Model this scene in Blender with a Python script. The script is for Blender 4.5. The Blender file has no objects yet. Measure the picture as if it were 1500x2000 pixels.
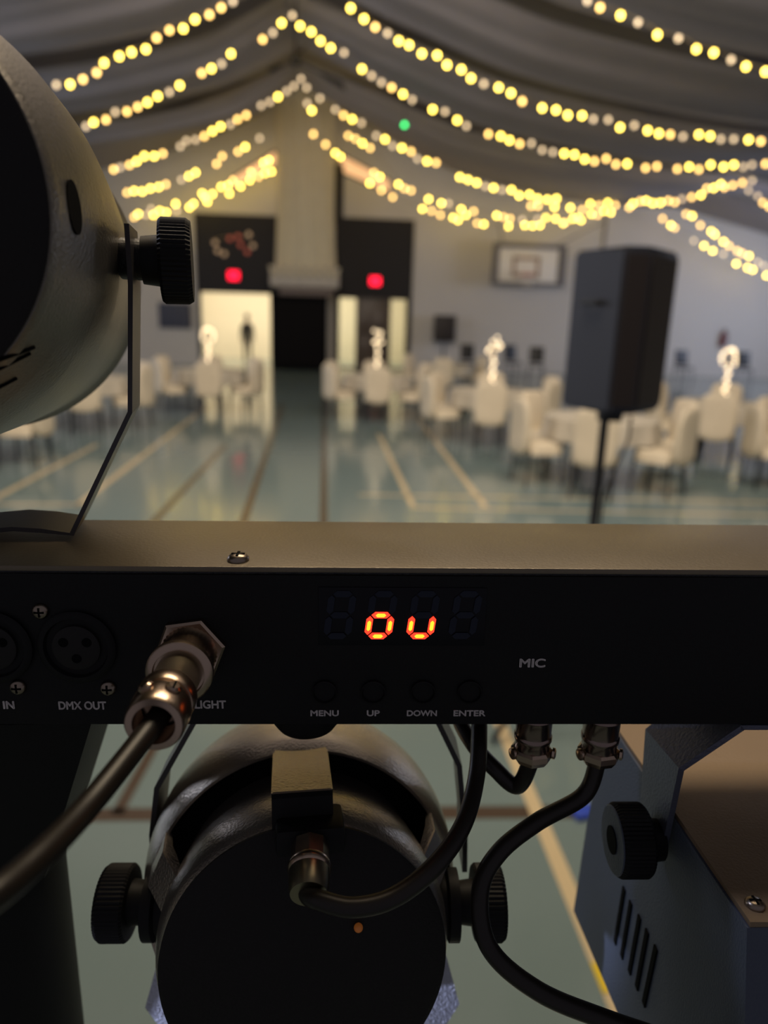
import bpy, bmesh, math, random
from mathutils import Vector, Matrix
from mathutils.bvhtree import BVHTree
random.seed(7)
SC = bpy.context.scene
COL = SC.collection
R = math.radians

# ------------------------------------------------------------------ camera
F = 1387.0
PITCH, YAW, ROLL = R(15.18), R(5.06), 0.030
K = 1.2
CAM = Vector((0, 0, 1.45*K))
fw = Vector((math.sin(YAW)*math.cos(PITCH), math.cos(YAW)*math.cos(PITCH), -math.sin(PITCH)))
r0 = Vector((math.cos(YAW), -math.sin(YAW), 0))
u0 = r0.cross(fw)
RT = r0*math.cos(ROLL) + u0*math.sin(ROLL)
UP = u0*math.cos(ROLL) - r0*math.sin(ROLL)
FW = fw
cd = bpy.data.cameras.new('camera')
cam = bpy.data.objects.new('camera', cd); COL.objects.link(cam)
m = Matrix((RT, UP, -FW)).transposed().to_4x4(); m.translation = CAM
cam.matrix_world = m
cd.sensor_fit = 'VERTICAL'; cd.sensor_height = 9.8; cd.sensor_width = 7.35
cd.lens = F/2000*9.8
cd.clip_start = 0.005; cd.clip_end = 200
cd.dof.use_dof = True; cd.dof.focus_distance = 0.237; cd.dof.aperture_fstop = 2.0
SC.camera = cam
SC.view_settings.view_transform = 'Standard'
SC.view_settings.look = 'None'
SC.view_settings.exposure = 0.0
SC.view_settings.gamma = 1.0
SC.view_settings.use_curve_mapping = False
SC.cycles.use_denoising = True
SC.cycles.use_adaptive_sampling = False
SC.cycles.max_bounces = 8

# world: dim backstage glow reaching the fixtures from behind the camera
W = bpy.data.worlds.new('world'); SC.world = W; W.use_nodes = True
bg = W.node_tree.nodes['Background']
bg.inputs[0].default_value = (0.85, 0.80, 0.95, 1); bg.inputs[1].default_value = 0.15

def area(name, loc, target, sx, sy, power, color):
    l = bpy.data.lights.new(name, 'AREA'); l.shape = 'RECTANGLE'; l.size = sx; l.size_y = sy
    l.energy = power; l.color = color
    o = bpy.data.objects.new(name, l); COL.objects.link(o)
    o.location = loc
    o.rotation_euler = (Vector(target)-Vector(loc)).to_track_quat('-Z', 'Y').to_euler()
    return o
area('hall_fill_light', (1, 3.2, 7.0), (1, 17, 2.0), 10, 2.5, 900, (1.0, 0.86, 0.72))  # unseen fill added overhead to brighten the hall
area('hall_fill_light', (-3, 10.8, 8.2), (-3, 19, 0.0), 8, 3.5, 330, (1.0, 0.86, 0.74))  # second added fill, lifts the far half of the hall
area('window_daylight', (17.4, 20, 3.1), (9.6, 24.8, 3.1), 6, 2.6, 430, (0.66, 0.74, 1.0))
area('window_daylight', (-12.8, 13, 3.8), (0, 14.4, 1.5), 7, 2.6, 420, (0.74, 0.80, 1.0))
area('lobby_light', (-1.2, 28.3, 3.6), (-1.2, 28.3, 0), 9, 1.9, 360, (1.0, 0.87, 0.68))
area('stage_house_light', (0.3, 1.9, 4.6), (0.1, 1.0, 0), 2.4, 1.2, 95, (1.0, 0.80, 0.55))

l = bpy.data.lights.new('added_cool_spot', 'SPOT'); l.energy = 6; l.color = (.62, .70, 1.0); l.spot_size = R(34); l.spot_blend = .5; l.shadow_soft_size = .02  # cool spot added for the bluish glints on the hanging can
o = bpy.data.objects.new('added_cool_spot', l); COL.objects.link(o); o.location = (-.42, .46, 2.25)
o.rotation_euler = (Vector((-.05, .32, 1.62))-Vector(o.location)).to_track_quat('-Z', 'Y').to_euler()
# ------------------------------------------------------------------ projection helpers (pixel -> point at a real distance)
def ray(px, py): return FW + RT*((px-750)/F) - UP*((py-1000)/F)
def NP(px, py, z): return CAM + ray(px, py)*z
def G(px, py, z=0.0):
    d = ray(px, py); t = (z-CAM.z)/d.z; return CAM + d*t
def PY(px, py, Y):
    d = ray(px, py); return CAM + d*((Y-CAM.y)/d.y)

l = bpy.data.lights.new('added_cool_spot', 'SPOT'); l.energy = 26; l.color = (.66, .72, 1.0); l.spot_size = R(9); l.spot_blend = .6; l.shadow_soft_size = .015  # narrow cool spot added to brighten the bezel corner
o = bpy.data.objects.new('added_cool_spot', l); COL.objects.link(o); tgt = NP(295, 1945, .31); o.location = tgt + Vector((-.70, -.20, -.06))
o.rotation_euler = (tgt-o.location).to_track_quat('-Z', 'Y').to_euler()
# ------------------------------------------------------------------ materials
MC = {}
def mat(name, color, rough=0.5, metal=0.0, spec=0.5, emit=None, estr=0.0, bump=0.0, bscale=60, var=0.0, vscale=8,
        trans=0.0, coat=0.0, coatr=0.1, stretch=None):
    if name in MC: return MC[name]
    M = bpy.data.materials.new(name); M.use_nodes = True
    nt = M.node_tree; b = nt.nodes['Principled BSDF']
    b.inputs['Base Color'].default_value = (*color, 1)
    b.inputs['Roughness'].default_value = rough
    b.inputs['Metallic'].default_value = metal
    b.inputs['Specular IOR Level'].default_value = spec
    b.inputs['Coat Weight'].default_value = coat
    b.inputs['Coat Roughness'].default_value = coatr
    if emit:
        b.inputs['Emission Color'].default_value = (*emit, 1); b.inputs['Emission Strength'].default_value = estr
    tc = None
    def coord():
        t = nt.nodes.new('ShaderNodeTexCoord')
        if stretch:
            mp = nt.nodes.new('ShaderNodeMapping'); mp.inputs['Scale'].default_value = stretch
            nt.links.new(t.outputs['Object'], mp.inputs[0]); return mp.outputs[0]
        return t.outputs['Object']
    if var > 0:
        tc = coord()
        n = nt.nodes.new('ShaderNodeTexNoise'); n.inputs['Scale'].default_value = vscale; n.inputs['Detail'].default_value = 5
        r = nt.nodes.new('ShaderNodeMapRange'); r.inputs[3].default_value = 1-var; r.inputs[4].default_value = 1+var
        mx = nt.nodes.new('ShaderNodeVectorMath'); mx.operation = 'SCALE'; mx.inputs[0].default_value = color
        nt.links.new(tc, n.inputs[0]); nt.links.new(n.outputs[0], r.inputs[0]); nt.links.new(r.outputs[0], mx.inputs[3])
        nt.links.new(mx.outputs[0], b.inputs['Base Color'])
    if bump > 0:
        tc = tc or coord()
        n = nt.nodes.new('ShaderNodeTexNoise'); n.inputs['Scale'].default_value = bscale; n.inputs['Detail'].default_value = 4
        bp = nt.nodes.new('ShaderNodeBump'); bp.inputs['Strength'].default_value = bump; bp.inputs['Distance'].default_value = 0.002
        nt.links.new(tc, n.inputs[0]); nt.links.new(n.outputs[0], bp.inputs['Height']); nt.links.new(bp.outputs[0], b.inputs['Normal'])
    if trans > 0:
        out = nt.nodes['Material Output']
        t = nt.nodes.new('ShaderNodeBsdfTranslucent'); t.inputs[0].default_value = (*color, 1)
        mix = nt.nodes.new('ShaderNodeMixShader'); mix.inputs[0].default_value = trans
        nt.links.new(b.outputs[0], mix.inputs[1]); nt.links.new(t.outputs[0], mix.inputs[2]); nt.links.new(mix.outputs[0], out.inputs[0])
    MC[name] = M; return M

def glassmat():
    M = bpy.data.materials.new('pane_glass'); M.use_nodes = True; nt = M.node_tree
    nt.nodes.remove(nt.nodes['Principled BSDF']); out = nt.nodes['Material Output']
    t = nt.nodes.new('ShaderNodeBsdfTransparent'); t.inputs[0].default_value = (.93, .95, .93, 1)
    g = nt.nodes.new('ShaderNodeBsdfGlossy'); g.inputs['Roughness'].default_value = 0.05
    f = nt.nodes.new('ShaderNodeFresnel'); mx = nt.nodes.new('ShaderNodeMixShader')
    nt.links.new(f.outputs[0], mx.inputs[0]); nt.links.new(t.outputs[0], mx.inputs[1]); nt.links.new(g.outputs[0], mx.inputs[2])
    nt.links.new(mx.outputs[0], out.inputs[0]); return M

M_wall   = mat('painted_block_wall', (.60, .57, .53), .7, var=.05, vscale=.6)
M_ceil   = mat('ceiling_steel', (.30, .29, .29), .7, var=.08, vscale=.8)
M_darkw  = mat('black_painted_panel', (.016, .014, .016), .6, spec=.3)
M_floor  = mat('sealed_gym_floor', (.165, .222, .218), .13, spec=.6, var=.06, vscale=.5, bump=.02, bscale=2.0)
M_lcream = mat('cream_floor_paint', (.62, .50, .30), .2, spec=.5)
M_ldark  = mat('brown_floor_paint', (.075, .052, .035), .2, spec=.5)
M_fabric = mat('sheer_drape_fabric', (.46, .435, .47), .9, spec=.1, trans=.35, bump=.3, bscale=8, var=.12, vscale=1.2)
M_colfab = mat('cream_column_wrap', (.74, .66, .47), .8, spec=.2, trans=.15, bump=.3, bscale=10, var=.1, vscale=3)
M_cover  = mat('ivory_chair_cover', (.66, .57, .42), .75, spec=.2, bump=.3, bscale=30, var=.08, vscale=4)
M_cloth  = mat('white_table_linen', (.52, .47, .38), .75, spec=.2, bump=.2, bscale=20)
M_black  = mat('black_plastic', (.012, .012, .012), .45, bump=.15, bscale=900)
M_blackm = mat('black_powder_coat', (.02, .02, .021), .38, spec=.5, bump=.25, bscale=1500)
M_panel  = mat('connector_panel_black', (.008, .008, .008), .6, bump=.15, bscale=1500, spec=.2)
M_blk2   = mat('deep_black_plastic', (.006, .006, .006), .55, spec=.2)
M_bartop = mat('warm_sheen_bar_top', (.16, .13, .085), .34, metal=.35, bump=.07, bscale=900, var=.22, vscale=25)  # warm hall sheen on the black bar put into the base colour
M_can    = mat('satin_can_metal', (.17, .155, .13), .33, metal=.6, bump=.18, bscale=900, var=.1, vscale=15)
M_can2   = mat('bright_can_metal', (.46, .41, .34), .27, metal=.85, bump=.15, bscale=900, var=.1, vscale=15)
M_canr   = mat('matt_black_rear_cover', (.010, .009, .008), .6, spec=.25, bump=.2, bscale=900)
M_gel    = mat('light_grey_gel_frame', (.50, .52, .62), .35, metal=.3, bump=.8, bscale=900)
M_box    = mat('slate_grey_housing', (.060, .075, .11), .5, spec=.4, bump=.25, bscale=1100, var=.08, vscale=20)
M_boxtop = mat('warm_lit_cover', (.21, .145, .085), .5, metal=.2, bump=.1, bscale=900, var=.08, vscale=20)  # brown stands for warm light falling on the grey box from above
M_yoke   = mat('slate_yoke_metal', (.10, .11, .15), .4, metal=.5, bump=.2, bscale=900)
M_yokeb  = mat('dark_yoke_metal', (.06, .055, .055), .35, metal=.5)
M_nickel = mat('nickel_plated_metal', (.46, .35, .26), .26, metal=1.0)
M_brass  = mat('dull_nickel_barrel', (.33, .29, .20), .3, metal=1.0)
M_cable  = mat('glossy_black_cable', (.013, .010, .007), .38, spec=.35)
M_screw  = mat('screw_metal', (.28, .23, .18), .3, metal=1.0)
M_void   = mat('dark_recess', (.002, .002, .002), .8, spec=.1)
M_print  = mat('white_silkscreen', (.85, .80, .77), .6)
M_window = mat('display_window', (.003, .003, .005), .3, spec=.2)
M_segoff = mat('unlit_segment', (.014, .018, .032), .5, spec=.2)
M_segon  = mat('lit_red_segment', (.3, .01, .005), .4, emit=(1, .03, .012), estr=2.6)
M_segh   = mat('lit_segment_core', (.3, .1, .0), .4, emit=(1, .42, .02), estr=2.2)
M_bulbs  = [mat('bulb_bright', (1, .8, .4), .4, emit=(1.0, .70, .10), estr=13),
            mat('bulb_warm', (1, .7, .4), .4, emit=(1.0, .60, .16), estr=7),
            mat('bulb_dim', (.9, .8, .6), .4, emit=(1.0, .72, .42), estr=2.2)]
M_tree   = mat('fairy_bulb', (1, .9, .7), .4, emit=(1.0, .76, .46), estr=2.3)
M_wire   = mat('clear_wire', (.25, .2, .12), .5)
M_exit   = mat('exit_sign_face', (.5, .0, .02), .4, emit=(1.0, .002, .03), estr=3.2)
M_green  = mat('green_lamp_face', (.0, .4, .1), .4, emit=(.05, 1.0, .22), estr=5)
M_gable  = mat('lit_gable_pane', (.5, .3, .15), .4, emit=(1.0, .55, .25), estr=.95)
M_wood   = mat('dark_door_wood', (.07, .045, .03), .4, var=.2, vscale=6)
M_bbwhite= mat('backboard_white', (.92, .86, .76), .4)
M_bborg  = mat('faded_orange', (.60, .16, .05), .5)
M_greym  = mat('grey_steel', (.16, .15, .15), .5, metal=.4)
M_red    = mat('extinguisher_red', (.18, .02, .03), .35)
M_blue   = mat('blue_tape', (.02, .06, .45), .5)
M_navy   = mat('navy_wall_pad', (.05, .055, .085), .6)
M_yellow = mat('yellow_tape', (.75, .55, .01), .5)
M_spkside= mat('speaker_cabinet', (.028, .031, .045), .55, bump=.3, bscale=200)
M_spkfr  = mat('speaker_grille_dark', (.022, .015, .013), .5, bump=.5, bscale=400)
M_silh   = mat('dark_clothes', (.012, .010, .010), .8)
M_skin   = mat('skin', (.25, .13, .09), .6)
M_sign   = mat('cream_sign_board', (.48, .43, .36), .6, var=.2, vscale=4)
M_ceramic= mat('glowing_vase', (.8, .7, .5), .4, emit=(1.0, .78, .38), estr=.9)
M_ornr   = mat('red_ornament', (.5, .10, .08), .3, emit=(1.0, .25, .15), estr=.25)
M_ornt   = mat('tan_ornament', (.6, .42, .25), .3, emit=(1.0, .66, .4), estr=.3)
M_amber  = mat('amber_smudge', (.4, .15, .03), .4, emit=(1.0, .28, .05), estr=.06)  # colour of a reflected smudge, faintly emissive
M_glass  = glassmat()

# ------------------------------------------------------------------ object helpers (all builders take WORLD coordinates)
def wm(o):
    M = o.matrix_basis.copy()
    while o.parent: o = o.parent; M = o.matrix_basis @ M
    return M
def tag(o, label=None, cat=None, group=None, kind=None):
    if label: o['label'] = label
    if cat: o['category'] = cat
    if group: o['group'] = group
    if kind: o['kind'] = kind
    return o
def thing(name, label, cat, M, group=None):
    o = bpy.data.objects.new(name, None); COL.objects.link(o); o.empty_display_size = .05
    if not isinstance(M, Matrix): M = Matrix.Translation(Vector(M))
    o.matrix_basis = M
    return tag(o, label, cat, group)
def obj(name, bm, material, parent=None, origin=None, smooth=40, label=None):
    if isinstance(material, (list, tuple)): mats = list(material)
    else: mats = [material]
    me = bpy.data.meshes.new(name)
    if parent is not None: inv = wm(parent).inverted()
    elif origin is not None: inv = Matrix.Translation(Vector(origin)).inverted()
    else: inv = Matrix.Identity(4)
    bmesh.ops.transform(bm, matrix=inv, verts=bm.verts)
    bmesh.ops.recalc_face_normals(bm, faces=bm.faces)
    bm.to_mesh(me); bm.free()
    for x in mats: me.materials.append(x)
    if smooth:
        me.shade_smooth(); me.set_sharp_from_angle(angle=R(smooth))
    o = bpy.data.objects.new(name, me); COL.objects.link(o)
    if parent is not None: o.parent = parent
    elif origin is not None: o.matrix_basis = Matrix.Translation(Vector(origin))
    if label: o['label'] = label
    return o
def struct(name, bm, material, smooth=40):
    return tag(obj(name, bm, material, smooth=smooth), kind='structure')
def NB(): return bmesh.new()

def box(bm, M, sx, sy, sz, bev=0.0, mi=0):
    """box centred on M with full sizes"""
    r = bmesh.ops.create_cube(bm, size=1.0, matrix=M @ Matrix.Diagonal((sx, sy, sz, 1)))
    fs = set()
    for v in r['verts']: fs.update(v.link_faces)
    for f in fs: f.material_index = mi
    if bev:
        es = set()
        for v in r['verts']: es.update(v.link_edges)
        bmesh.ops.bevel(bm, geom=list(es), offset=bev, segments=2, affect='EDGES', profile=.6)
def T(x, y=None, z=None):
    return Matrix.Translation(Vector(x) if y is None else Vector((x, y, z)))
def abox(bm, x0, x1, y0, y1, z0, z1, bev=0, mi=0):
    box(bm, T((x0+x1)/2, (y0+y1)/2, (z0+z1)/2), abs(x1-x0), abs(y1-y0), abs(z1-z0), bev, mi)
def frame_from(o, zdir, xhint=(0, 0, 1)):
    z = Vector(zdir).normalized(); x = Vector(xhint) - z*Vector(xhint).dot(z)
    if x.length < 1e-4: x = Vector((1, 0, 0)) - z*z.x
    x.normalize(); y = z.cross(x)
    M = Matrix((x, y, z)).transposed().to_4x4(); M.translation = Vector(o); return M
def lathe(bm, M, prof, n=32, mi=0, rib=0.0, cap0=True, cap1=True, a0=0.0):
    rings = []
    for (r, z) in prof:
        ring = []
        for i in range(n):
            a = a0 + 2*math.pi*i/n
            rr = r*(1-rib*(i % 2)) if r > 1e-6 else 0
            ring.append(bm.verts.new(M @ Vector((rr*math.cos(a), rr*math.sin(a), z))))
        rings.append(ring)
    for a, b in zip(rings, rings[1:]):
        for i in range(n):
            f = bm.faces.new((a[i], a[(i+1) % n], b[(i+1) % n], b[i])); f.material_index = mi
    if cap0: f = bm.faces.new(rings[0][::-1]); f.material_index = mi
    if cap1: f = bm.faces.new(rings[-1]); f.material_index = mi
    return bm
def catmull(P, seg=8):
    P = [Vector(p) for p in P]
    if len(P) < 3: return P
    Q = [P[0]*2-P[1]] + P + [P[-1]*2-P[-2]]
    out = []
    for i in range(1, len(Q)-2):
        a, b, c, d = Q[i-1:i+3]
        for k in range(seg):
            t = k/seg
            out.append(.5*((2*b)+(c-a)*t+(2*a-5*b+4*c-d)*t*t+(3*b-a-3*c+d)*t**3))
    out.append(P[-1]); return out
def tube(bm, P, r, n=12, seg=8, smooth=True, caps=True):
    P = catmull(P, seg) if smooth else [Vector(p) for p in P]
    rings = []; prev = None
    for i, p in enumerate(P):
        t = (P[min(i+1, len(P)-1)] - P[max(i-1, 0)]).normalized()
        if prev is None:
            x = t.orthogonal().normalized()
        else:
            x = (prev - t*prev.dot(t)).normalized()
        prev = x; y = t.cross(x)
        rr = r if not callable(r) else r(i/(len(P)-1))
        rings.append([bm.verts.new(p + (x*math.cos(2*math.pi*k/n) + y*math.sin(2*math.pi*k/n))*rr) for k in range(n)])
    for a, b in zip(rings, rings[1:]):
        for k in range(n): bm.faces.new((a[k], a[(k+1) % n], b[(k+1) % n], b[k]))
    if caps: bm.faces.new(rings[0][::-1]); bm.faces.new(rings[-1])
def prism(bm, pts, vec, mi=0):
    """closed polygon of world points extruded by vec"""
    a = [bm.verts.new(Vector(p)) for p in pts]; b = [bm.verts.new(Vector(p)+Vector(vec)) for p in pts]
    n = len(a)
    for f in (bm.faces.new(a[::-1]), bm.faces.new(b)): f.material_index = mi
    for i in range(n):
        f = bm.faces.new((a[i], a[(i+1) % n], b[(i+1) % n], b[i])); f.material_index = mi
def ball(bm, c, r, n=10, sz=1.0):
    bmesh.ops.create_uvsphere(bm, u_segments=n, v_segments=max(6, n//2+1), radius=r, matrix=T(c) @ Matrix.Diagonal((1, 1, sz, 1)))
def torus(bm, M, r, rt, n=32, k=8, a0=0, a1=2*math.pi):
    pts = [M @ Vector((r*math.cos(a0+(a1-a0)*i/n), r*math.sin(a0+(a1-a0)*i/n), 0)) for i in range(n+1)]
    tube(bm, pts, rt, n=k, smooth=False, caps=abs(a1-a0) < 6.2)

# ================================================================== SETTING
WY = 21.8*K; XL, XR = -11.0*K, 15.0*K; RX, RZ, EZ = -0.65*K, 7.3*K, 3.9*K
bm = NB()
abox(bm, XL-.2, XR+.2, -2.0, 31.2, -.2, 0, mi=0)
def fline(a, b, w, mi, z=.0012):
    a = G(*a); b = G(*b); d = (b-a); n = Vector((-d.y, d.x, 0)).normalized()*w/2
    vs = [bm.verts.new(Vector((p.x, p.y, z))) for p in (a-n, b-n, b+n, a+n)]
    f = bm.faces.new(vs); f.material_index = mi
for a, b, w in (((740, 848), (806, 988), .06), ((812, 812), (948, 990), .07), ((430, 775), (150, 988), .07), ((190, 868), (-60, 1000), .07),
                ((800, 991), (1700, 1012), .05), ((700, 966), (1700, 985), .05), ((-100, 985), (165, 985), .05),
                ((965, 1385), (1225, 2010), .055), ((1700, 900), (1250, 760), .05)):
    fline(a, b, w, 1)
for a, b, w in (((634, 728), (630, 1300), .07), ((552, 790), (462, 1060), .07), ((440, 870), (262, 1060), .07),
                ((-60, 1593), (1250, 1585), .07), ((322, 1420), (228, 1590), .045)):
    fline(a, b, w, 2, .0009)
struct('floor', bm, [M_floor, M_lcream, M_ldark])

# far wall with two openings
def topz(x): return RZ - (RZ-EZ)*abs(x-RX)/((XR-RX) if x > RX else (RX-XL))
dl0 = PY(392, 570, WY); dl1 = PY(528, 572, WY)
s0 = PY(662, 580, WY); s1 = PY(795, 583, WY)
DT = dl0.z; ST = s0.z
bm = NB()
def wallpoly(x0, x1, z0f, z1f):
    v = [Vector((x0, WY, z0f(x0))), Vector((x1, WY, z0f(x1))), Vector((x1, WY, z1f(x1))), Vector((x0, WY, z1f(x0)))]
    prism(bm, v, (0, .2, 0))
c = lambda k: (lambda x: k)
wallpoly(XL, dl0.x, c(0), topz)
wallpoly(dl0.x, RX, c(DT), topz)
wallpoly(RX, s0.x, c(DT), topz); wallpoly(dl1.x, RX, c(0), c(DT)) if dl1.x < RX else None
wallpoly(max(RX, dl1.x), s0.x, c(0), c(DT))
wallpoly(s0.x, s1.x, c(ST), topz)
wallpoly(s1.x, XR, c(0), topz)
struct('wall_far', bm, M_wall)
bm = NB(); prism(bm, [(XL, -2, 0), (XL, 31, 0), (XL, 31, EZ), (XL, -2, EZ)], (-.2, 0, 0)); struct('wall_left', bm, M_wall)
bm = NB(); prism(bm, [(XR, -2, 0), (XR, 31, 0), (XR, 31, EZ), (XR, -2, EZ)], (.2, 0, 0)); struct('wall_right', bm, M_wall)
bm = NB()
prism(bm, [(XL, -2, EZ), (RX, -2, RZ), (RX, WY+.2, RZ), (XL, WY+.2, EZ)], (0, 0, .2))
prism(bm, [(RX, -2, RZ), (XR, -2, EZ), (XR, WY+.2, EZ), (RX, WY+.2, RZ)], (0, 0, .2))
struct('ceiling', bm, M_ceil)
for k, yy in enumerate((6.5*K, 11.5*K, 16.5*K)):
    for s in (-1, 1):
        ex = XL if s < 0 else XR
        bm = NB(); prism(bm, [(RX, yy, RZ-.02), (ex, yy, EZ-.02), (ex, yy, EZ-.42), (RX, yy, RZ-.42)], (0, .22, 0))
        struct('trim_%d' % (2*k+(s > 0)+1), bm, M_ceil)
# lobby behind the doors
bm = NB()
abox(bm, -7.2, 4.8, 30.6, 30.8, 0, 3.8); abox(bm, -7.4, -7.2, WY+.2, 30.8, 0, 3.8); abox(bm, 4.8, 5.0, WY+.2, 30.8, 0, 3.8)
struct('wall_lobby', bm, mat('lobby_cream', (.80, .72, .55), .6))
bm = NB(); abox(bm, -7.4, 5.0, WY+.2, 30.8, 3.8, 3.9); struct('ceiling_lobby', bm, mat('lobby_cream', (.80, .72, .55), .6))

# dark panels of the far wall
def panel_rect(name, label, cat, px0, py0, px1, py1, Y, th, material, **kw):
    a = PY(px0, py0, Y); b = PY(px1, py1, Y)
    bm = NB(); abox(bm, a.x, b.x, Y, Y+th, b.z, a.z, bev=kw.get('bev', .01))
    o = obj(name, bm, material, origin=((a.x+b.x)/2, Y, b.z)); return tag(o, label, cat)
bm = NB()
pl0 = PY(378, 415, WY-.06)
abox(bm, pl0.x, dl0.x, WY-.07, WY-.005, 0, pl0.z); abox(bm, dl0.x, dl1.x, WY-.07, WY-.005, DT, pl0.z)
abox(bm, dl1.x, RX+.2, WY-.07, WY-.005, 0, pl0.z)
struct('trim_7', bm, M_darkw)
bm = NB(); pr = PY(810, 430, WY-.06); pr0 = PY(655, 425, WY-.06)
abox(bm, pr0.x, s0.x, WY-.07, WY-.005, 0, pr.z); abox(bm, s0.x, s1.x, WY-.07, WY-.005, ST, pr.z); abox(bm, s1.x, pr.x, WY-.07, WY-.005, 0, pr.z)
struct('trim_8', bm, M_darkw)
bm = NB(); qa = PY(655, 320, WY-.06); qb = PY(670, 440, WY-.06); abox(bm, qa.x, qb.x, WY-.08, WY-.005, qb.z, qa.z); struct('trim_9', bm, M_darkw)
# door between the two sidelights
da = PY(697, 580, WY); db = PY(763, 580, WY)
bm = NB(); abox(bm, da.x, db.x, WY+.02, WY+.09, 0, ST, bev=.01)
for zz in (.35, 1.25):
    abox(bm, da.x+.12, (da.x+db.x)/2-.06, WY+.0, WY+.03, zz, zz+.7, bev=.01); abox(bm, (da.x+db.x)/2+.06, db.x-.12, WY+.0, WY+.03, zz, zz+.7, bev=.01)
door = struct('door_1', bm, M_wood)
bm = NB(); tube(bm, [((da.x+db.x)/2-.04, WY-.05, .9), ((da.x+db.x)/2-.04, WY-.05, 1.15)], .012, smooth=False); obj('door_handle', bm, M_nickel, door)
for i, (xa, xb) in enumerate(((s0.x, da.x), (db.x, s1.x))):
    bm = NB(); abox(bm, xa, xb, WY+.05, WY+.056, .05, ST); wdw = struct('window_%d' % (i+1), bm, M_glass, smooth=0)
    bm = NB()
    for x in (xa+.012, xb-.012): abox(bm, x-.012, x+.012, WY+.0, WY+.1, 0, ST)
    abox(bm, xa, xb, WY+.0, WY+.1, 0, .05); abox(bm, xa, xb, WY, WY+.1, ST-.03, ST)
    obj('window_frame', bm, M_greym, wdw)
# lit gable windows beside the column
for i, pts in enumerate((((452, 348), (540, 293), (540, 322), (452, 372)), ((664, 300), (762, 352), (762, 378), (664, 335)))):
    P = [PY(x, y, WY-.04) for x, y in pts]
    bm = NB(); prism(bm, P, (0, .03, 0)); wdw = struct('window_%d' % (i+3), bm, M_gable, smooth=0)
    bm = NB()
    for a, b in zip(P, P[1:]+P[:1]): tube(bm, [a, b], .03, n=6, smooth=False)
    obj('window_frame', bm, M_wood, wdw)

# ================================================================== LIGHT BAR FRAME
def camdir(x, y, z): return (RT*x - UP*y + FW*z).normalized()
BX = camdir(1, .0083, .028)
BZ = Vector((0, 0, 1)); BZ = (BZ - BX*BZ.dot(BX)).normalized()
BY = BZ.cross(BX)
BO = NP(750, 1107.5, .230)
BM = Matrix((BX, BY, BZ)).transposed().to_4x4(); BM.translation = BO
BI = BM.inverted()
def BL(x, y, z): return BM @ Vector((x, y, z))
def bl(px, py, d=0.0):
    o = BI @ CAM; v = BI.to_3x3() @ ray(px, py); t = (d-o.y)/v.y; return o + v*t
def at(o):                       # bar-oriented matrix with origin at a world point
    M = BM.copy(); M.translation = Vector(o); return M
BH, BD = .0575, .052
L0, L1 = -.26, .30

bar = thing('light_bar', 'long black lighting control bar with a lit red display, sockets and printed labels', 'lighting bar', at(BL(0, BD/2, -BH)))
bm = NB()
def bbox(bm, x0, x1, y0, y1, z0, z1, bev=0, mi=0): box(bm, BM @ T((x0+x1)/2, (y0+y1)/2, (z0+z1)/2), abs(x1-x0), abs(y1-y0), abs(z1-z0), bev, mi)
bbox(bm, L0, L1, .0012, BD, -BH, -.0020, bev=.0006)
obj('housing', bm, M_blackm, bar)
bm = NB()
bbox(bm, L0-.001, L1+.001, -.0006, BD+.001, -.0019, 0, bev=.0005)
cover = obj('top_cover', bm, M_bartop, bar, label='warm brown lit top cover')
bm = NB(); bbox(bm, L0, L1, 0, .0011, -BH, -.0030, bev=.0003)
obj('front_panel', bm, M_panel, bar)
FRONT = frame_from
def facing(px, py, d=0.0):       # matrix on the front panel, z towards the camera
    p = bl(px, py, d); M = Matrix((BX, BZ, -BY)).transposed().to_4x4(); M.translation = BM @ p; return M
def screw_head(M, r, parent, name='screw'):
    bm = NB(); lathe(bm, M, [(r, 0), (r, r*.25), (r*.75, r*.55), (r*.3, r*.65)], 24)
    s = obj(name, bm, M_screw, parent)
    bm = NB(); box(bm, M @ T(0, 0, r*.62), r*1.2, r*.24, r*.12); box(bm, M @ T(0, 0, r*.62), r*.24, r*1.2, r*.12)
    obj('cross_slot', bm, M_void, s, smooth=0); return s
# top screw
p = bl(467, 1097); tp = NP(467, 1092, .236)
lp = BI @ tp
Mt = BM @ T(lp.x, .006, 0); screw_head(Mt, .0036, bar)
for (x, y) in ((80, 1193), (36, 1341), (212, 1343)): screw_head(facing(x, y), .0027, bar)
# XLR sockets
for (cx, cy) in ((8, 1262), (152, 1262)):
    M = facing(cx, cy)
    if cx < 50: M = BM @ T(bl(10, 1262).x-.0035, 0, bl(10, 1262).z) @ Matrix.Rotation(R(90), 4, 'X')
    bm = NB(); lathe(bm, M, [(.0125, 0), (.0128, .0012), (.0118, .0020), (.0105, .0020), (.0100, .0006)], 48, cap0=False)
    so = obj('socket', bm, M_blk2, bar)
    bm = NB(); lathe(bm, M, [(.0078, .0004), (.0078, .0016), (.0072, .0019)], 40, cap0=False); f_ = obj('socket_insert', bm, mat('socket_insert_grey', (.016, .015, .014), .55, spec=.2), so)
    for a in (90+120, 90+240, 270):
        pass
    for dx, dy in ((-.0038, .0022), (.0038, .0022), (0, -.0036)):
        bm = NB(); lathe(bm, M @ T(dx, dy, .0019), [(.0016, 0), (.0016, .00015)], 16); obj('pin_hole', bm, M_void, so)
    if cx < 50:
        bm = NB(); ball(bm, M @ Vector((.0030, .0035, .0045)), .0006); obj('latch_button', bm, M_nickel, so)

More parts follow.
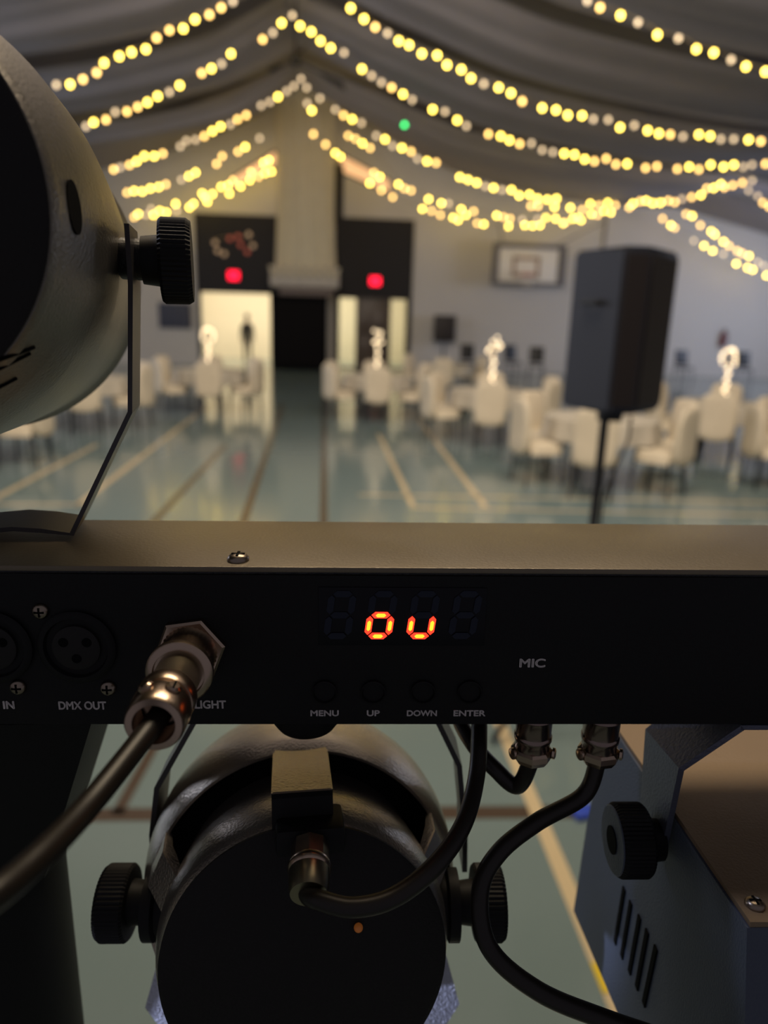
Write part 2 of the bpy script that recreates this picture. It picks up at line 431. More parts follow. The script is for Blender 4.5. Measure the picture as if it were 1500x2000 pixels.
# display
d0 = bl(622, 1146); d1 = bl(945, 1260)
bm = NB(); bbox(bm, d0.x, d1.x, -.0004, .0002, d1.z, d0.z, bev=.0002)
disp = obj('display_window', bm, M_window, bar)
LIT = {1: 'gcde', 2: 'cde'}
cxs = (664, 744, 826, 908)
def seg(bm, pts, y):
    vs = [BM @ Vector((a, y, b)) for a, b in pts]; prism(bm, vs, -BY*.00025)
pxm = (bl(850, 1200).x-bl(750, 1200).x)/100
for i, cx in enumerate(cxs):
    cc = bl(cx, 1200); w = 54*pxm; h = 101*pxm; t = 13*pxm; sl = .13
    hw, hh = w/2, h/2
    def sk(a, b): return (cc.x + a + b*sl, cc.z + b)
    g = t*.12
    S = {}
    for nm, zc in (('a', hh-t/2), ('g', 0), ('d', -hh+t/2)):
        x0, x1 = -hw+g+t*.55, hw-g-t*.55
        S[nm] = [sk(x0, zc), sk(x0+t*.5, zc+t/2), sk(x1-t*.5, zc+t/2), sk(x1, zc), sk(x1-t*.5, zc-t/2), sk(x0+t*.5, zc-t/2)]
    for nm, xc, z0, z1 in (('f', -hw+t/2, 0, hh-t/2), ('b', hw-t/2, 0, hh-t/2), ('e', -hw+t/2, -hh+t/2, 0), ('c', hw-t/2, -hh+t/2, 0)):
        z0 += g*1.5; z1 -= g*1.5
        S[nm] = [sk(xc, z0), sk(xc+t/2, z0+t*.5), sk(xc+t/2, z1-t*.5), sk(xc, z1), sk(xc-t/2, z1-t*.5), sk(xc-t/2, z0+t*.5)]
    for nm, pts in S.items():
        on = nm in LIT.get(i, '')
        bm = NB(); seg(bm, pts, -.0005)
        o = obj('segment', bm, M_segon if on else M_segoff, disp, smooth=0, label='lit red segment' if on else None)
        if on:
            mx = sum(a for a, _ in pts)/6; mz = sum(b for _, b in pts)/6
            bm = NB(); seg(bm, [(mx+(a-mx)*.55, mz+(b-mz)*.55) for a, b in pts], -.00078)
            o2 = obj('segment', bm, M_segh, disp, smooth=0, label='orange glowing core of a lit segment')

# printed text
def text(s, px, py, width_px, parent, name='printed_text', height_px=None, d=0.0):
    cu = bpy.data.curves.new('t', 'FONT'); cu.body = s; cu.align_x = 'CENTER'; cu.align_y = 'CENTER'; cu.extrude = .01
    tmp = bpy.data.objects.new('t', cu); COL.objects.link(tmp)
    dg = bpy.context.evaluated_depsgraph_get(); me = bpy.data.meshes.new_from_object(tmp.evaluated_get(dg))
    bpy.data.objects.remove(tmp)
    b = bmesh.new()
    for dx_, dy_ in ((0, 0), (.022, 0), (-.022, 0), (0, .016), (0, -.016)):
        me.transform(T(dx_, dy_, 0)); b.from_mesh(me); me.transform(T(-dx_, -dy_, 0))
    xs = [v.co.x for v in b.verts]; ys = [v.co.y for v in b.verts]
    w = max(xs)-min(xs); h = max(ys)-min(ys); cx = (max(xs)+min(xs))/2; cy = (max(ys)+min(ys))/2
    sx = width_px*pxm/w; sy = (height_px*pxm/h) if height_px else sx
    M = facing(px, py, d) @ Matrix.Diagonal((sx, sy, .012, 1)) @ T(-cx, -cy, .0)
    bmesh.ops.transform(b, matrix=M, verts=b.verts)
    return obj(name, b, M_print, parent, smooth=0, label='white printed word '+s)
for s, x, y, w, h in (('MENU', 634, 1393, 57, 13), ('UP', 729, 1393, 26, 13), ('DOWN', 824, 1393, 61, 13), ('ENTER', 917, 1393, 65, 13),
                      ('MIC', 1040, 1295, 52, 19), ('DMX OUT', 161, 1378, 94, 18), ('IN', 17, 1377, 22, 17), ('LIGHT', 411, 1376, 62, 18)):
    text(s, x, y, w, bar, height_px=h, d=-.0002)
for x in (634, 729, 826, 917):
    M = facing(x, 1350)
    bm = NB(); lathe(bm, M, [(.0042, 0), (.0042, .0010), (.0038, .0013), (.0035, .0004)], 32, cap0=False); obj('push_button', bm, M_blk2, bar)

# big multipin plug on the front (LIGHT socket)
plug_c = BM @ bl(374, 1266)
axis_end = NP(312, 1392, .196)
ax = (axis_end - plug_c).normalized()
mixax = (-BY*.8 + ax*.2).normalized()
bm = NB(); lathe(bm, frame_from(plug_c, -BY, BX), [(.0118, 0), (.0118, .0025), (.0110, .0032)], 6, a0=.15)
sock = obj('hex_nut', bm, M_nickel, bar, smooth=20)
Lp = (axis_end-plug_c).length
cbl = thing('signal_cable', 'thick black cable plugged into the front of the bar, running down to the left', 'cable', at(plug_c), None)
M = frame_from(plug_c - BY*.0025, ax, BX)
bm = NB(); lathe(bm, M, [(.0092, 0), (.0092, .001), (.0086, .0014), (.0088, .0125), (.0092, .013)], 72, rib=.035, cap0=True)
obj('knurled_ring', bm, mat('copper_toned_knurl', (.50, .36, .25), .3, metal=1), cbl, smooth=60)  # warm copper-toned metal
bm = NB(); lathe(bm, M @ T(0, 0, .0120), [(.0098, 0), (.0103, .0012), (.0103, .0032), (.0094, .0042), (.0080, .0044), (.0078, .0030), (.0066, .0030)], 56)
obj('collar', bm, M_nickel, cbl)
bm = NB(); lathe(bm, M @ T(0, 0, .0130), [(.0070, 0), (.0068, Lp*.34), (.0072, Lp*.36), (.0072, Lp*.42)], 48); obj('barrel', bm, M_brass, cbl)
cz = .0130 + Lp*.36
bm = NB()
lathe(bm, M @ T(0, 0, cz), [(.0080, 0), (.0084, .001), (.0084, .0050), (.0080, .0058), (.0066, .0062)], 48)
lathe(bm, M @ T(0, 0, cz+.0066), [(.0066, 0), (.0080, .0006), (.0084, .0020), (.0082, .0095), (.0076, .0105), (.0058, .0106), (.0056, .002)], 48, cap1=False)
obj('cable_clamp', bm, M_nickel, cbl)
clM = M @ T(0, 0, cz+.0076)
side = (clM.to_3x3().inverted() @ (UP*1.0 - RT*.05)).normalized(); ang = math.atan2(side.y, side.x)
for k, da_ in enumerate((-.55, .35)):
    a = ang+da_
    Ms = frame_from(clM @ Vector((.0078*math.cos(a), .0078*math.sin(a), .003)), (clM.to_3x3() @ Vector((math.cos(a), math.sin(a), 0))), ax)
    bm = NB(); lathe(bm, Ms, [(.0022, 0), (.0022, .0012), (.0015, .0018)], 20); s_ = obj('clamp_screw', bm, M_nickel, cbl)
    bm = NB(); box(bm, Ms @ T(0, 0, .0018), .0034, .0006, .0003); obj('slot', bm, M_void, s_)
bm = NB(); c0 = M @ Vector((0, 0, cz+.006))
tube(bm, [c0, axis_end + ax*.004, NP(180, 1565, .165), NP(60, 1690, .142), NP(-60, 1785, .128), NP(-260, 1920, .12)], .0031, n=20, seg=12)
obj('cable_jacket', bm, M_cable, cbl)

# two plugs under the bar, each with its cable
def under_plug(px, label, path, rc, lab2):
    b0 = BI @ NP(px, 1412, .256); b0 = BM @ Vector((b0.x, b0.y, -BH))
    t = thing('plugged_cable', label, 'cable', at(b0))
    M = frame_from(b0, -BZ, BX)
    bm = NB(); lathe(bm, M, [(.0068, 0), (.0070, .0015), (.0066, .0020), (.0064, .0085), (.0068, .0090), (.0068, .0105), (.0064, .011), (.0062, .0145)], 40)
    obj('plug_barrel', bm, mat('smoked_nickel', (.26, .20, .17), .2, metal=1), t)
    bm = NB(); lathe(bm, M @ T(0, 0, .0142), [(.0066, 0), (.0076, .0008), (.0076, .0030), (.0062, .0052), (.0040, .0056)], 8, a0=.2); obj('clamp_nut', bm, M_nickel, t, smooth=20)
    for s in (-1, 1):
        Ms = frame_from(b0 - BZ*.0158 + BX*s*.0070 - BY*.002, (BX*s - BY*.4), BZ)
        bm = NB(); lathe(bm, Ms, [(.0021, 0), (.0021, .0009), (.0012, .0013)], 16); obj('clamp_screw', bm, M_nickel, t)
    bm = NB(); tube(bm, [b0 - BZ*.016, b0 - BZ*.020] + path, rc, n=18, seg=12); obj('cable_jacket', bm, M_cable, t)
    return t
under_plug(1043, 'black cable from the left metal plug under the bar, short loop behind the panel',
    [NP(1010, 1535, .268), NP(965, 1500, .27), NP(925, 1455, .275), NP(895, 1400, .285), NP(880, 1330, .292)], .0031, '')
under_plug(1175, 'black cable from the right metal plug, long loop bending left then down off frame',
    [NP(1140, 1553, .262), NP(1050, 1605, .255), NP(975, 1665, .248), NP(938, 1740, .243), NP(955, 1850, .238), NP(1050, 1935, .235), NP(1180, 1990, .236), NP(1330, 2040, .24)], .0031, '')

# ------------------------------------------------------------------ par cans
def knob(parent, c, outward, r=.0137, th=.018, name='clamp_knob', hole=False):
    M = frame_from(c, outward, BZ)
    bm = NB()
    lathe(bm, M, [(r*.55, -.002), (r*.60, .004)], 32)
    lathe(bm, M @ T(0, 0, .004), [(r*.94, 0), (r, .001), (r, th-.0015), (r*.93, th)], 110, rib=.028)
    k = obj(name, bm, M_blk2, parent, smooth=25)
    if hole:
        bm = NB(); lathe(bm, M @ T(0, 0, .004+th), [(r*.93, 0), (r*.9, .0004)], 48); obj('knob_face', bm, M_box, k)
        bm = NB(); lathe(bm, M @ T(0, 0, .0045+th), [(r*.38, 0), (r*.38, .0003)], 24); obj('bolt_recess', bm, M_void, k)
    return k
def par_can(root, rear, front, rr, rs, rf, closed=False):
    """rear, front: world points of the axis at the rear face and at the front rim"""
    ax = (front-rear); L = ax.length; ax.normalize()
    M = frame_from(rear, ax, BZ)      # local x = up
    CM = M_can if closed else M_can2
    bm = NB()
    lathe(bm, M, [(rr*.02, 0), (rr*.90, 0), (rr*.97, .0012), (rr, .004), (rr, .010), (rr*.99, .016), (rr*.96, .026), (rr*.93, .050)] if closed else [(.002, 0), (.0490, 0), (.0505, .0015), (.0522, .0060), (.0532, .0120), (.0532, .018), (.0522, .026), (.0500, .040), (.049, .05)], 96)
    body = obj('rear_housing', bm, CM, root, smooth=35)
    rq = rr if closed else .0522
    bm = NB(); lathe(bm, M, [(rq*.02, -.0012), (rq*.93, -.0012), (rq*.965, -.0004), (rq*.965, .0008)], 96); obj('rear_plate', bm, M_canr, root, label='matt black rear plate')
    bm = NB()
    if closed:
        o_ = [(rr*.985, .003), (rr*1.0, .006), (rr+(rs-rr)*.45, .018), (rr+(rs-rr)*.8, .036), (rs, .060), (rs, L*.6), (rf, L*.97), (rf*1.03, L)]
        i_ = [(rf*1.0, L), (rf*.97, L*.97), (rs*.97, L*.6), (rs*.97, .06), (rr*.975, .006), (rr*.985, .003)]
    else:
        o_ = [(.0600, .038), (.0612, .0375), (.0618, .039), (.0640, .046), (.0652, .054), (.0656, .062), (.0648, .072), (.0620, .084), (.0575, .095), (.0520, .103), (.0500, .108)]
        i_ = [(.0480, .108), (.050, .102), (.0555, .093), (.0605, .082), (.0630, .070), (.0636, .060), (.0622, .047), (.0600, .038)]
    lathe(bm, M, o_+i_, 128, cap0=False, cap1=False)
    shell = obj('outer_shell', bm, CM, root, smooth=35)
    if not closed:
        bm = NB(); lathe(bm, M, [(.001, .046), (.0615, .046), (.0615, .050), (.001, .050)], 96); obj('gap_shade_disc', bm, M_void, root)  # black disc added to keep the gap inside the shell dark
        bm = NB(); lathe(bm, M, [(.0600, .0385), (.0606, .0405), (.0620, .0465), (.0600, .0465), (.0592, .0400)], 96, cap0=False, cap1=False); obj('gap_shade_ring', bm, M_void, root)  # black ring darkening the inside of the shell rim
        bm = NB(); prism(bm, [M @ Vector((x, -.0106, z)) for x, z in ((.0604, .0030), (.0594, .0016), (.0455, -.0004), (.0455, .0030), (.0570, .0050))], M.to_3x3() @ Vector((0, .0212, 0))); obj('strut_shaded_drop', bm, M_blk2, root, smooth=20)  # strut's shaded vertical face, its shade given as black
    for k, a in enumerate(() if closed else (0, 66, -66, 140, -140)):
        Ma = M @ Matrix.Rotation(R(a), 4, 'Z')
        w = .0108 if k == 0 else .0075
        P = [(.0612, .0400), (.0608, .0034), (.0575, .0050), (.0580, .0400)] if k == 0 else [(.0612, .0400), (.0600, .0250), (.0520, .012), (.050, .016), (.0575, .030), (.0585, .0400)]
        bm = NB(); prism(bm, [Ma @ Vector((x, -w, z)) for x, z in P], Ma.to_3x3() @ Vector((0, 2*w, 0))); bmesh.ops.bevel(bm, geom=list(bm.edges), offset=.0006, segments=2, affect='EDGES'); obj('strut', bm, CM, root, smooth=20)
    return M, shell, L

# lower can, hanging beneath the bar
la = NP(597, 1880, .250); lf = NP(588, 1700, .40); lf = NP(590, 1712, .345)
adir = (NP(590, 1690, .31) - la).normalized(); lf = la + adir*.150
pc = thing('par_can_light', 'round par can spotlight hanging under the middle of the bar, rear side to camera', 'spotlight', at(NP(593, 1700, .30)), 'par can spotlights')
Ml, shell, L = par_can(pc, la, lf, .0530, .0670, .072)
# pivot, yoke, knobs
piv = la + adir*.056
yz = (BI @ piv)
kl = BI @ NP(275, 1762, .288); kr = BI @ NP(905, 1765, .288)
def strip(parent, pts, w, th, name, material, d0, ext=None):
    """flat steel strip: polyline pts in bar x,z ; width w along depth from d0"""
    P = [Vector((x, 0, z)) for x, z in pts]; n = len(P); A = []; B = []
    for i in range(n):
        t = (P[min(i+1, n-1)]-P[max(i-1, 0)]).normalized(); nn = Vector((t.z, 0, -t.x))*th/2
        A.append(P[i]+nn); B.append(P[i]-nn)
    poly = A + B[::-1]
    bm = NB(); prism(bm, [BM @ Vector((p.x, d0, p.z)) for p in poly], (ext or BY)*w); return obj(name, bm, material, parent, smooth=15)
def bp(px, py, z):
    q = BI @ NP(px, py, z); return (q.x, q.z)
yk = strip(pc, [bp(268, 1800, .285), bp(272, 1690, .285), bp(283, 1592, .28), bp(384, 1412, .272), (bp(400, 1412, .27)[0], -BH-.0015), (bp(820, 1412, .27)[0], -BH-.0015),
                bp(842, 1412, .272), bp(908, 1548, .28), bp(922, 1690, .285), bp(925, 1800, .285)], .020, .0022, 'yoke', M_yokeb, .040)
for px, s in ((278, -1), (905, 1)):
    knob(pc, NP(px, 1762, .286), BX*s, r=.0144, th=.0115)
    bm = NB(); lathe(bm, frame_from(NP(px, 1766, .286), -BX*s, BZ), [(.0135, .0025), (.0135, .0065), (.0115, .0075), (.0115, .016)], 32); obj('pivot_boss', bm, M_blk2, pc)
# round bolt head between bar and can
q = BI @ NP(600, 1405, .262)
bm = NB(); lathe(bm, frame_from(BM @ Vector((q.x, .0145, -BH)), -BZ, BX), [(.0122, 0), (.0122, .0060), (.0105, .0085), (.006, .0100), (.002, .0104)], 40); obj('mounting_bolt', bm, M_blk2, pc)
# power inlet on the rear
rp = la + (-adir)*.0012
cc = NP(606, 1632, .243)
Mi = frame_from(cc, -adir, BZ)
bm = NB(); box(bm, Mi @ T(0, 0, -.004), .0095, .0235, .018, bev=.002); obj('inlet_box', bm, M_blk2, pc)
pw = thing('power_cable', 'black cable from the par can rear looping right and up behind the bar', 'cable', at(NP(605, 1680, .232)))
down = (NP(603, 1740, .222) - NP(606, 1655, .236)).normalized()
Mp = frame_from(NP(606, 1650, .237), down, BX)
bm = NB(); lathe(bm, Mp, [(.0062, 0), (.0064, .006), (.0060, .0075)], 8); obj('plug_barrel', bm, M_nickel, pw, smooth=20)
bm = NB(); lathe(bm, Mp @ T(0, 0, .0070), [(.0068, 0), (.0072, .001), (.0072, .0022), (.0066, .003)], 40); obj('collar', bm, M_nickel, pw)
bm = NB(); lathe(bm, Mp @ T(0, 0, .0098), [(.0066, 0), (.0064, .006), (.0058, .008)], 40); obj('strain_relief', bm, M_brass, pw)
e = Mp @ Vector((0, 0, .015))
bm = NB(); tube(bm, [e, e+down*.003, NP(625, 1758, .217), NP(690, 1772, .215), NP(770, 1752, .218), NP(850, 1690, .225), NP(905, 1610, .236), NP(930, 1520, .25), NP(936, 1430, .262), NP(934, 1350, .278), NP(930, 1300, .30)], .0030, n=20, seg=12)
obj('cable_jacket', bm, M_cable, pw)
# smudge of reflected amber light, put in as a faintly glowing bead
bm = NB(); ball(bm, NP(700, 1812, .2490), .0016, 16); obj('amber_reflection', bm, M_amber, pc, label='dim amber reflection on the rear plate')
# lower bezel plate with its two cut corners
Mg = frame_from(la + adir*.062, adir, BZ); Mg3 = Mg.to_3x3()
def gx(x, h): p = la + adir*.062; return p + BX*x + (BZ - adir*BZ.dot(adir)).normalized()*h
bm = NB(); prism(bm, [gx(*p) for p in ((-.060, -.030), (-.0705, -.066), (-.048, -.100), (.048, -.100), (.0690, -.066), (.060, -.030), (.03, -.055), (-.03, -.055))], adir*.004)
obj('front_bezel', bm, M_gel, pc, smooth=0, label='light grey angular bezel corner')

# upper left can on top of the bar
ua_y = BI @ NP(-401, 370, .165)
ur = NP(-412, 372, .166); uf = NP(-66, 522, .30)
ax2 = (uf-ur).normalized(); uf2 = ur + ax2*.155
pc2 = thing('par_can_light', 'large out-of-focus par can spotlight standing on the bar at the left edge', 'spotlight', at(NP(-60, 1000, .255)), 'par can spotlights')
M2, sh2, L2 = par_can(pc2, ur, uf2, .0580, .0680, .0672, closed=True)
YA = R(11); UX = BX*math.cos(YA)+BY*math.sin(YA); UY = BY*math.cos(YA)-BX*math.sin(YA)
pc2_knob = knob(pc2, NP(290, 509, .243), UX, r=.0142, th=.0105)
bm = NB(); tube(bm, [NP(240, 505, .243), NP(312, 510, .243)], .0068, n=28, smooth=False); obj('pivot_boss', bm, M_black, pc2)
zt = .0018
b1 = BI @ NP(138, 1052, .252)
strip(pc2, [bp(281, 450, .243), bp(279, 560, .243), bp(267, 800, .248), (b1.x+.0005, zt+.0004), (b1.x-.010, zt+.0016), (b1.x-.020, zt+.0022), (b1.x-.032, zt+.001), (b1.x-.06, zt+.001), (b1.x-.145, zt+.001)],
      .024, .0016, 'yoke', M_yokeb, b1.y, UY)
# hole and vents found on the shell surface by ray
def raycast(objs, px, py):
    best = None
    for o in objs:
        me = o.data; Mw = wm(o); b = bmesh.new(); b.from_mesh(me); bmesh.ops.transform(b, matrix=Mw, verts=b.verts)
        t = BVHTree.FromBMesh(b); h = t.ray_cast(CAM, ray(px, py).normalized()); b.free()
        if h[0] is not None and (best is None or h[3] < best[2]): best = (h[0], h[1], h[3])
    return best
h = raycast([sh2], 145, 405)
if h:
    n = h[1] if h[1].dot(CAM-h[0]) > 0 else -h[1]
    bm = NB(); lathe(bm, frame_from(h[0]-n*.0008, n, BZ) @ Matrix.Diagonal((1.25, .62, 1, 1)), [(.0056, 0), (.0056, .0010)], 32); obj('screw_hole', bm, M_void, pc2)
for (a, b) in (((-10, 706), (66, 678)), ((-10, 724), (58, 690)), ((-20, 765), (32, 738))):
    ha = raycast([sh2, ], *b); hb = raycast([sh2], *((a[0]+b[0])/2, (a[1]+b[1])/2)); 
    if ha and hb:
        n = ha[1] if ha[1].dot(CAM-ha[0]) > 0 else -ha[1]
        far = hb[0] + (hb[0]-ha[0])
        bm = NB(); tube(bm, [ha[0], hb[0], far], .0006, n=8, smooth=False); obj('vent_slot', bm, M_void, pc2)

# ------------------------------------------------------------------ stand of the bar at lower left
st_top = NP(20, 1500, .300)
sx, sy = st_top.x, st_top.y
stand = thing('lighting_stand', 'black tripod lighting stand carrying the bar, thick pole at lower left', 'stand', (sx, sy, 0))
ztop = (BL(0, 0, -BH)).z - .004
re_ = G(0, 0)
edge = NP(118, 1700, .300); rad = .027
cxp = NP(118, 1700, .300) - r0*rad; sx, sy = cxp.x, cxp.y; stand.location = (sx, sy, 0)
bm = NB(); lathe(bm, T(sx, sy, 0), [(rad, .35), (rad, ztop-.07)], 40); obj('pole', bm, M_blk2, stand)
bm = NB(); lathe(bm, T(sx, sy, .30), [(rad+.004, 0), (rad+.006, .01), (rad+.006, .09), (rad+.002, .10)], 40); obj('collar', bm, M_blk2, stand)
g0 = NP(203, 1412, .262); g1 = NP(113, 1662, .292)
gl = Vector((g0.x, 0, 0)).x
bm = NB()
prism(bm, [(g0.x, sy-.035, ztop), (g1.x, sy-.022, g1.z), (sx-rad, sy-.022, g1.z), (2*sx-g0.x, sy-.035, ztop)], (0, .05, 0))
obj('mounting_bracket', bm, M_blk2, stand, smooth=15)
for k in range(3):
    a = R(200 + 120*k); d = Vector((math.cos(a), math.sin(a), 0))
    base = Vector((sx, sy, 0))
    bm = NB(); tube(bm, [base + d*.03 + Vector((0, 0, .38)), base + d*.48 + Vector((0, 0, .015))], .011, n=12, smooth=False); lg = obj('leg', bm, M_blk2, stand)
    bm = NB(); ball(bm, base+d*.48+Vector((0, 0, .016)), .016); obj('rubber_foot', bm, M_blk2, lg)

# ------------------------------------------------------------------ box fixture at lower right
U0 = .110
def sp(px, py, u=U0):          # point on the side plane at bar x = u
    o = BI @ CAM; v = BI.to_3x3() @ ray(px, py); t = (u-o.x)/v.x; return o + v*t
fx = thing('wash_light', 'boxy slate grey stage light under the right end of the bar, slotted side', 'stage light', at(NP(1400, 1700, .26)))
A = sp(1191, 1414); B = sp(1459, 1812); C = sp(1452, 2100); D = sp(1262, 2110); E = sp(1120, 1779); Fp = sp(1146, 1610); Gp = sp(1168, 1500)
WBX = .13
side_pts = [A, B, C, D, sp(1203, 1971), E, Fp, Gp]
bm = NB(); prism(bm, [BM @ p for p in side_pts], BX*WBX)
hb = obj('housing', bm, M_box, fx, smooth=15)
# cover, its warm top light coloured in, sits on the AB edge
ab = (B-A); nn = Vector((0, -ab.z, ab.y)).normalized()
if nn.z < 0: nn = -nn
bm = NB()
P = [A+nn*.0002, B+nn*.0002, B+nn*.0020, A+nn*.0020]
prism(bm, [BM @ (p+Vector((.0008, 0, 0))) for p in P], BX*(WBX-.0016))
cv = obj('cover_plate', bm, M_boxtop, fx, smooth=15, label='cover plate coloured brown for the warm light on it')
def onplate(px, py):
    o = BI @ CAM; v = BI.to_3x3() @ ray(px, py); p0 = A+nn*.002; t = (p0-o).dot(nn)/v.dot(nn); return o+v*t
s_ = onplate(1474, 1768)
screw_head(frame_from(BM @ s_, (BM.to_3x3() @ nn), BX), .0030, fx)
for (x0, y0, x1, y1) in ((1219, 1735, 1201, 1842), (1232, 1762, 1214, 1870), (1249, 1790, 1229, 1900), (1264, 1818, 1243, 1930), (1281, 1850, 1257, 1962)):
    a = BM @ sp(x0, y0, U0-.0003); b = BM @ sp(x1, y1, U0-.0003)
    bm = NB(); d = b-a
    Mx = frame_from((a+b)/2, -BX, d.normalized())
    box(bm, Mx, d.length, .0030, .0008, bev=.0003)
    obj('vent_slot', bm, M_void, fx, smooth=0)
# yoke
uL = U0-.004
yz0 = BI @ NP(1332, 1500, uL*F/(1332-750)); yz1 = BI @ NP(1270, 1424, uL*F/(1270-750))
dA, dB = yz0.y, yz1.y
bm = NB()
zc = (yz0.z+yz1.z)/2
prism(bm, [BM @ Vector((uL, dA, yz0.z)), BM @ Vector((uL, dB, yz1.z)), BM @ Vector((uL, dB-.004, -.112)), BM @ Vector((uL, (dA+dB)/2, -.122)), BM @ Vector((uL, dA+.004, -.112))], BX*.0022)
prism(bm, [BM @ Vector((uL, dA, yz0.z)), BM @ Vector((uL+.020, dA, -BH-.0005)), BM @ Vector((uL+.020, dB, -BH-.0005)), BM @ Vector((uL, dB, yz1.z))], (BX*.0016 - BZ*.0016))
bbox(bm, uL+.020, uL+.10, dA, dB, -BH-.0022, -BH-.0004)
obj('yoke', bm, M_yoke, fx, smooth=15)
kc = BM @ Vector((uL-.001, (dA+dB)/2-.004, -.1035))
kq = BI @ NP(1245, 1640, .270)
knob(fx, BM @ Vector((uL-.001, kq.y, kq.z)), -BX, r=.0135, th=.012, hole=True)

# ================================================================== PA SPEAKER
def gp(px, z):  # horizontal position at camera depth z
    p = NP(px, 640, z); return Vector((p.x, p.y, 0))
zb = NP(1190, 806, 2.8).z; zt_ = NP(1190, 487, 2.75).z
foot = [gp(1110, 2.92), gp(1207, 2.66), gp(1256, 2.66), gp(1308, 2.86), gp(1290, 3.10), gp(1150, 3.14)]
cen = sum(foot, Vector())/6
spk = thing('loudspeaker', 'tall black loudspeaker on a pole in the middle distance, right of centre', 'speaker', (cen.x, cen.y, zb))
bm = NB()
prism(bm, [f + Vector((0, 0, zb)) for f in foot], (0, 0, zt_-zb))
bmesh.ops.bevel(bm, geom=list(bm.edges), offset=.012, segments=2, affect='EDGES')
obj('cabinet', bm, M_spkside, spk, smooth=35)
fa, fb = foot[2], foot[3]
for (ua, ub, nm) in ((foot[2], foot[3], 'grille'), (foot[1], foot[2], 'rear_panel')):
    d = (ub-ua); nrm = Vector((d.y, -d.x, 0)).normalized()
    if nrm.dot(cen-ua) > 0: nrm = -nrm
    a = ua + d*.06 + Vector((0, 0, zb+.03)); b = ua + d*.94 + Vector((0, 0, zb+.03))
    bm = NB(); prism(bm, [a, b, b+Vector((0, 0, zt_-zb-.06)), a+Vector((0, 0, zt_-zb-.06))], nrm*.008); obj(nm, bm, M_spkfr, spk, smooth=15)
d = foot[1]-foot[0]; nrm = Vector((d.y, -d.x, 0)).normalized()
bm = NB(); tube(bm, [foot[0]+d*.35+Vector((0, 0, zt_-.2))+nrm*.0, foot[0]+d*.35+Vector((0, 0, zt_-.2))+nrm*.03, foot[0]+d*.65+Vector((0, 0, zt_-.2))+nrm*.03, foot[0]+d*.65+Vector((0, 0, zt_-.2))], .009, n=8, smooth=False); obj('handle', bm, M_black, spk)
bm = NB(); a = foot[2]; lathe(bm, T((foot[1].x+foot[2].x)/2, (foot[1].y+foot[2].y)/2+.10, zb-.035), [(.05, 0), (.05, .036)], 24); obj('pole_socket', bm, M_black, spk)
px_, py_ = (foot[1].x+foot[2].x)/2-.02, (foot[1].y+foot[2].y)/2+.10
ps = thing('speaker_stand', 'black tripod speaker pole holding up the loudspeaker behind the bar', 'stand', (px_, py_, 0))
bm = NB(); lathe(bm, T(px_, py_, 0), [(.024, .25), (.024, .75), (.018, .76), (.018, zb-.037)], 20); obj('pole', bm, M_black, ps)
bm = NB(); lathe(bm, T(px_, py_, .72), [(.03, 0), (.034, .01), (.034, .07), (.03, .08)], 20); obj('collar', bm, M_black, ps)
for k in range(3):
    a = R(80 + 120*k); d = Vector((math.cos(a), math.sin(a), 0)); base = Vector((px_, py_, 0))
    bm = NB(); tube(bm, [base+d*.03+Vector((0, 0, .62)), base+d*.42+Vector((0, 0, .016))], .012, n=10, smooth=False); lg = obj('leg', bm, M_black, ps)
    bm = NB(); tube(bm, [base+d*.025+Vector((0, 0, .30)), base+d*.20+Vector((0, 0, .35))], .008, n=8, smooth=False); obj('brace', bm, M_black, ps)
bm = NB()
tube(bm, [NP(1232, 815, 2.78), NP(1226, 860, 2.78), NP(1200, 920, 2.78), NP(1176, 985, 2.78), NP(1172, 1100, 2.78), NP(1180, 1200, 2.78)], .006, n=8)
tag(obj('speaker_cable', bm, M_cable, origin=(px_, py_, 0)), 'thin dark cable hanging from the loudspeaker beside its pole', 'cable')

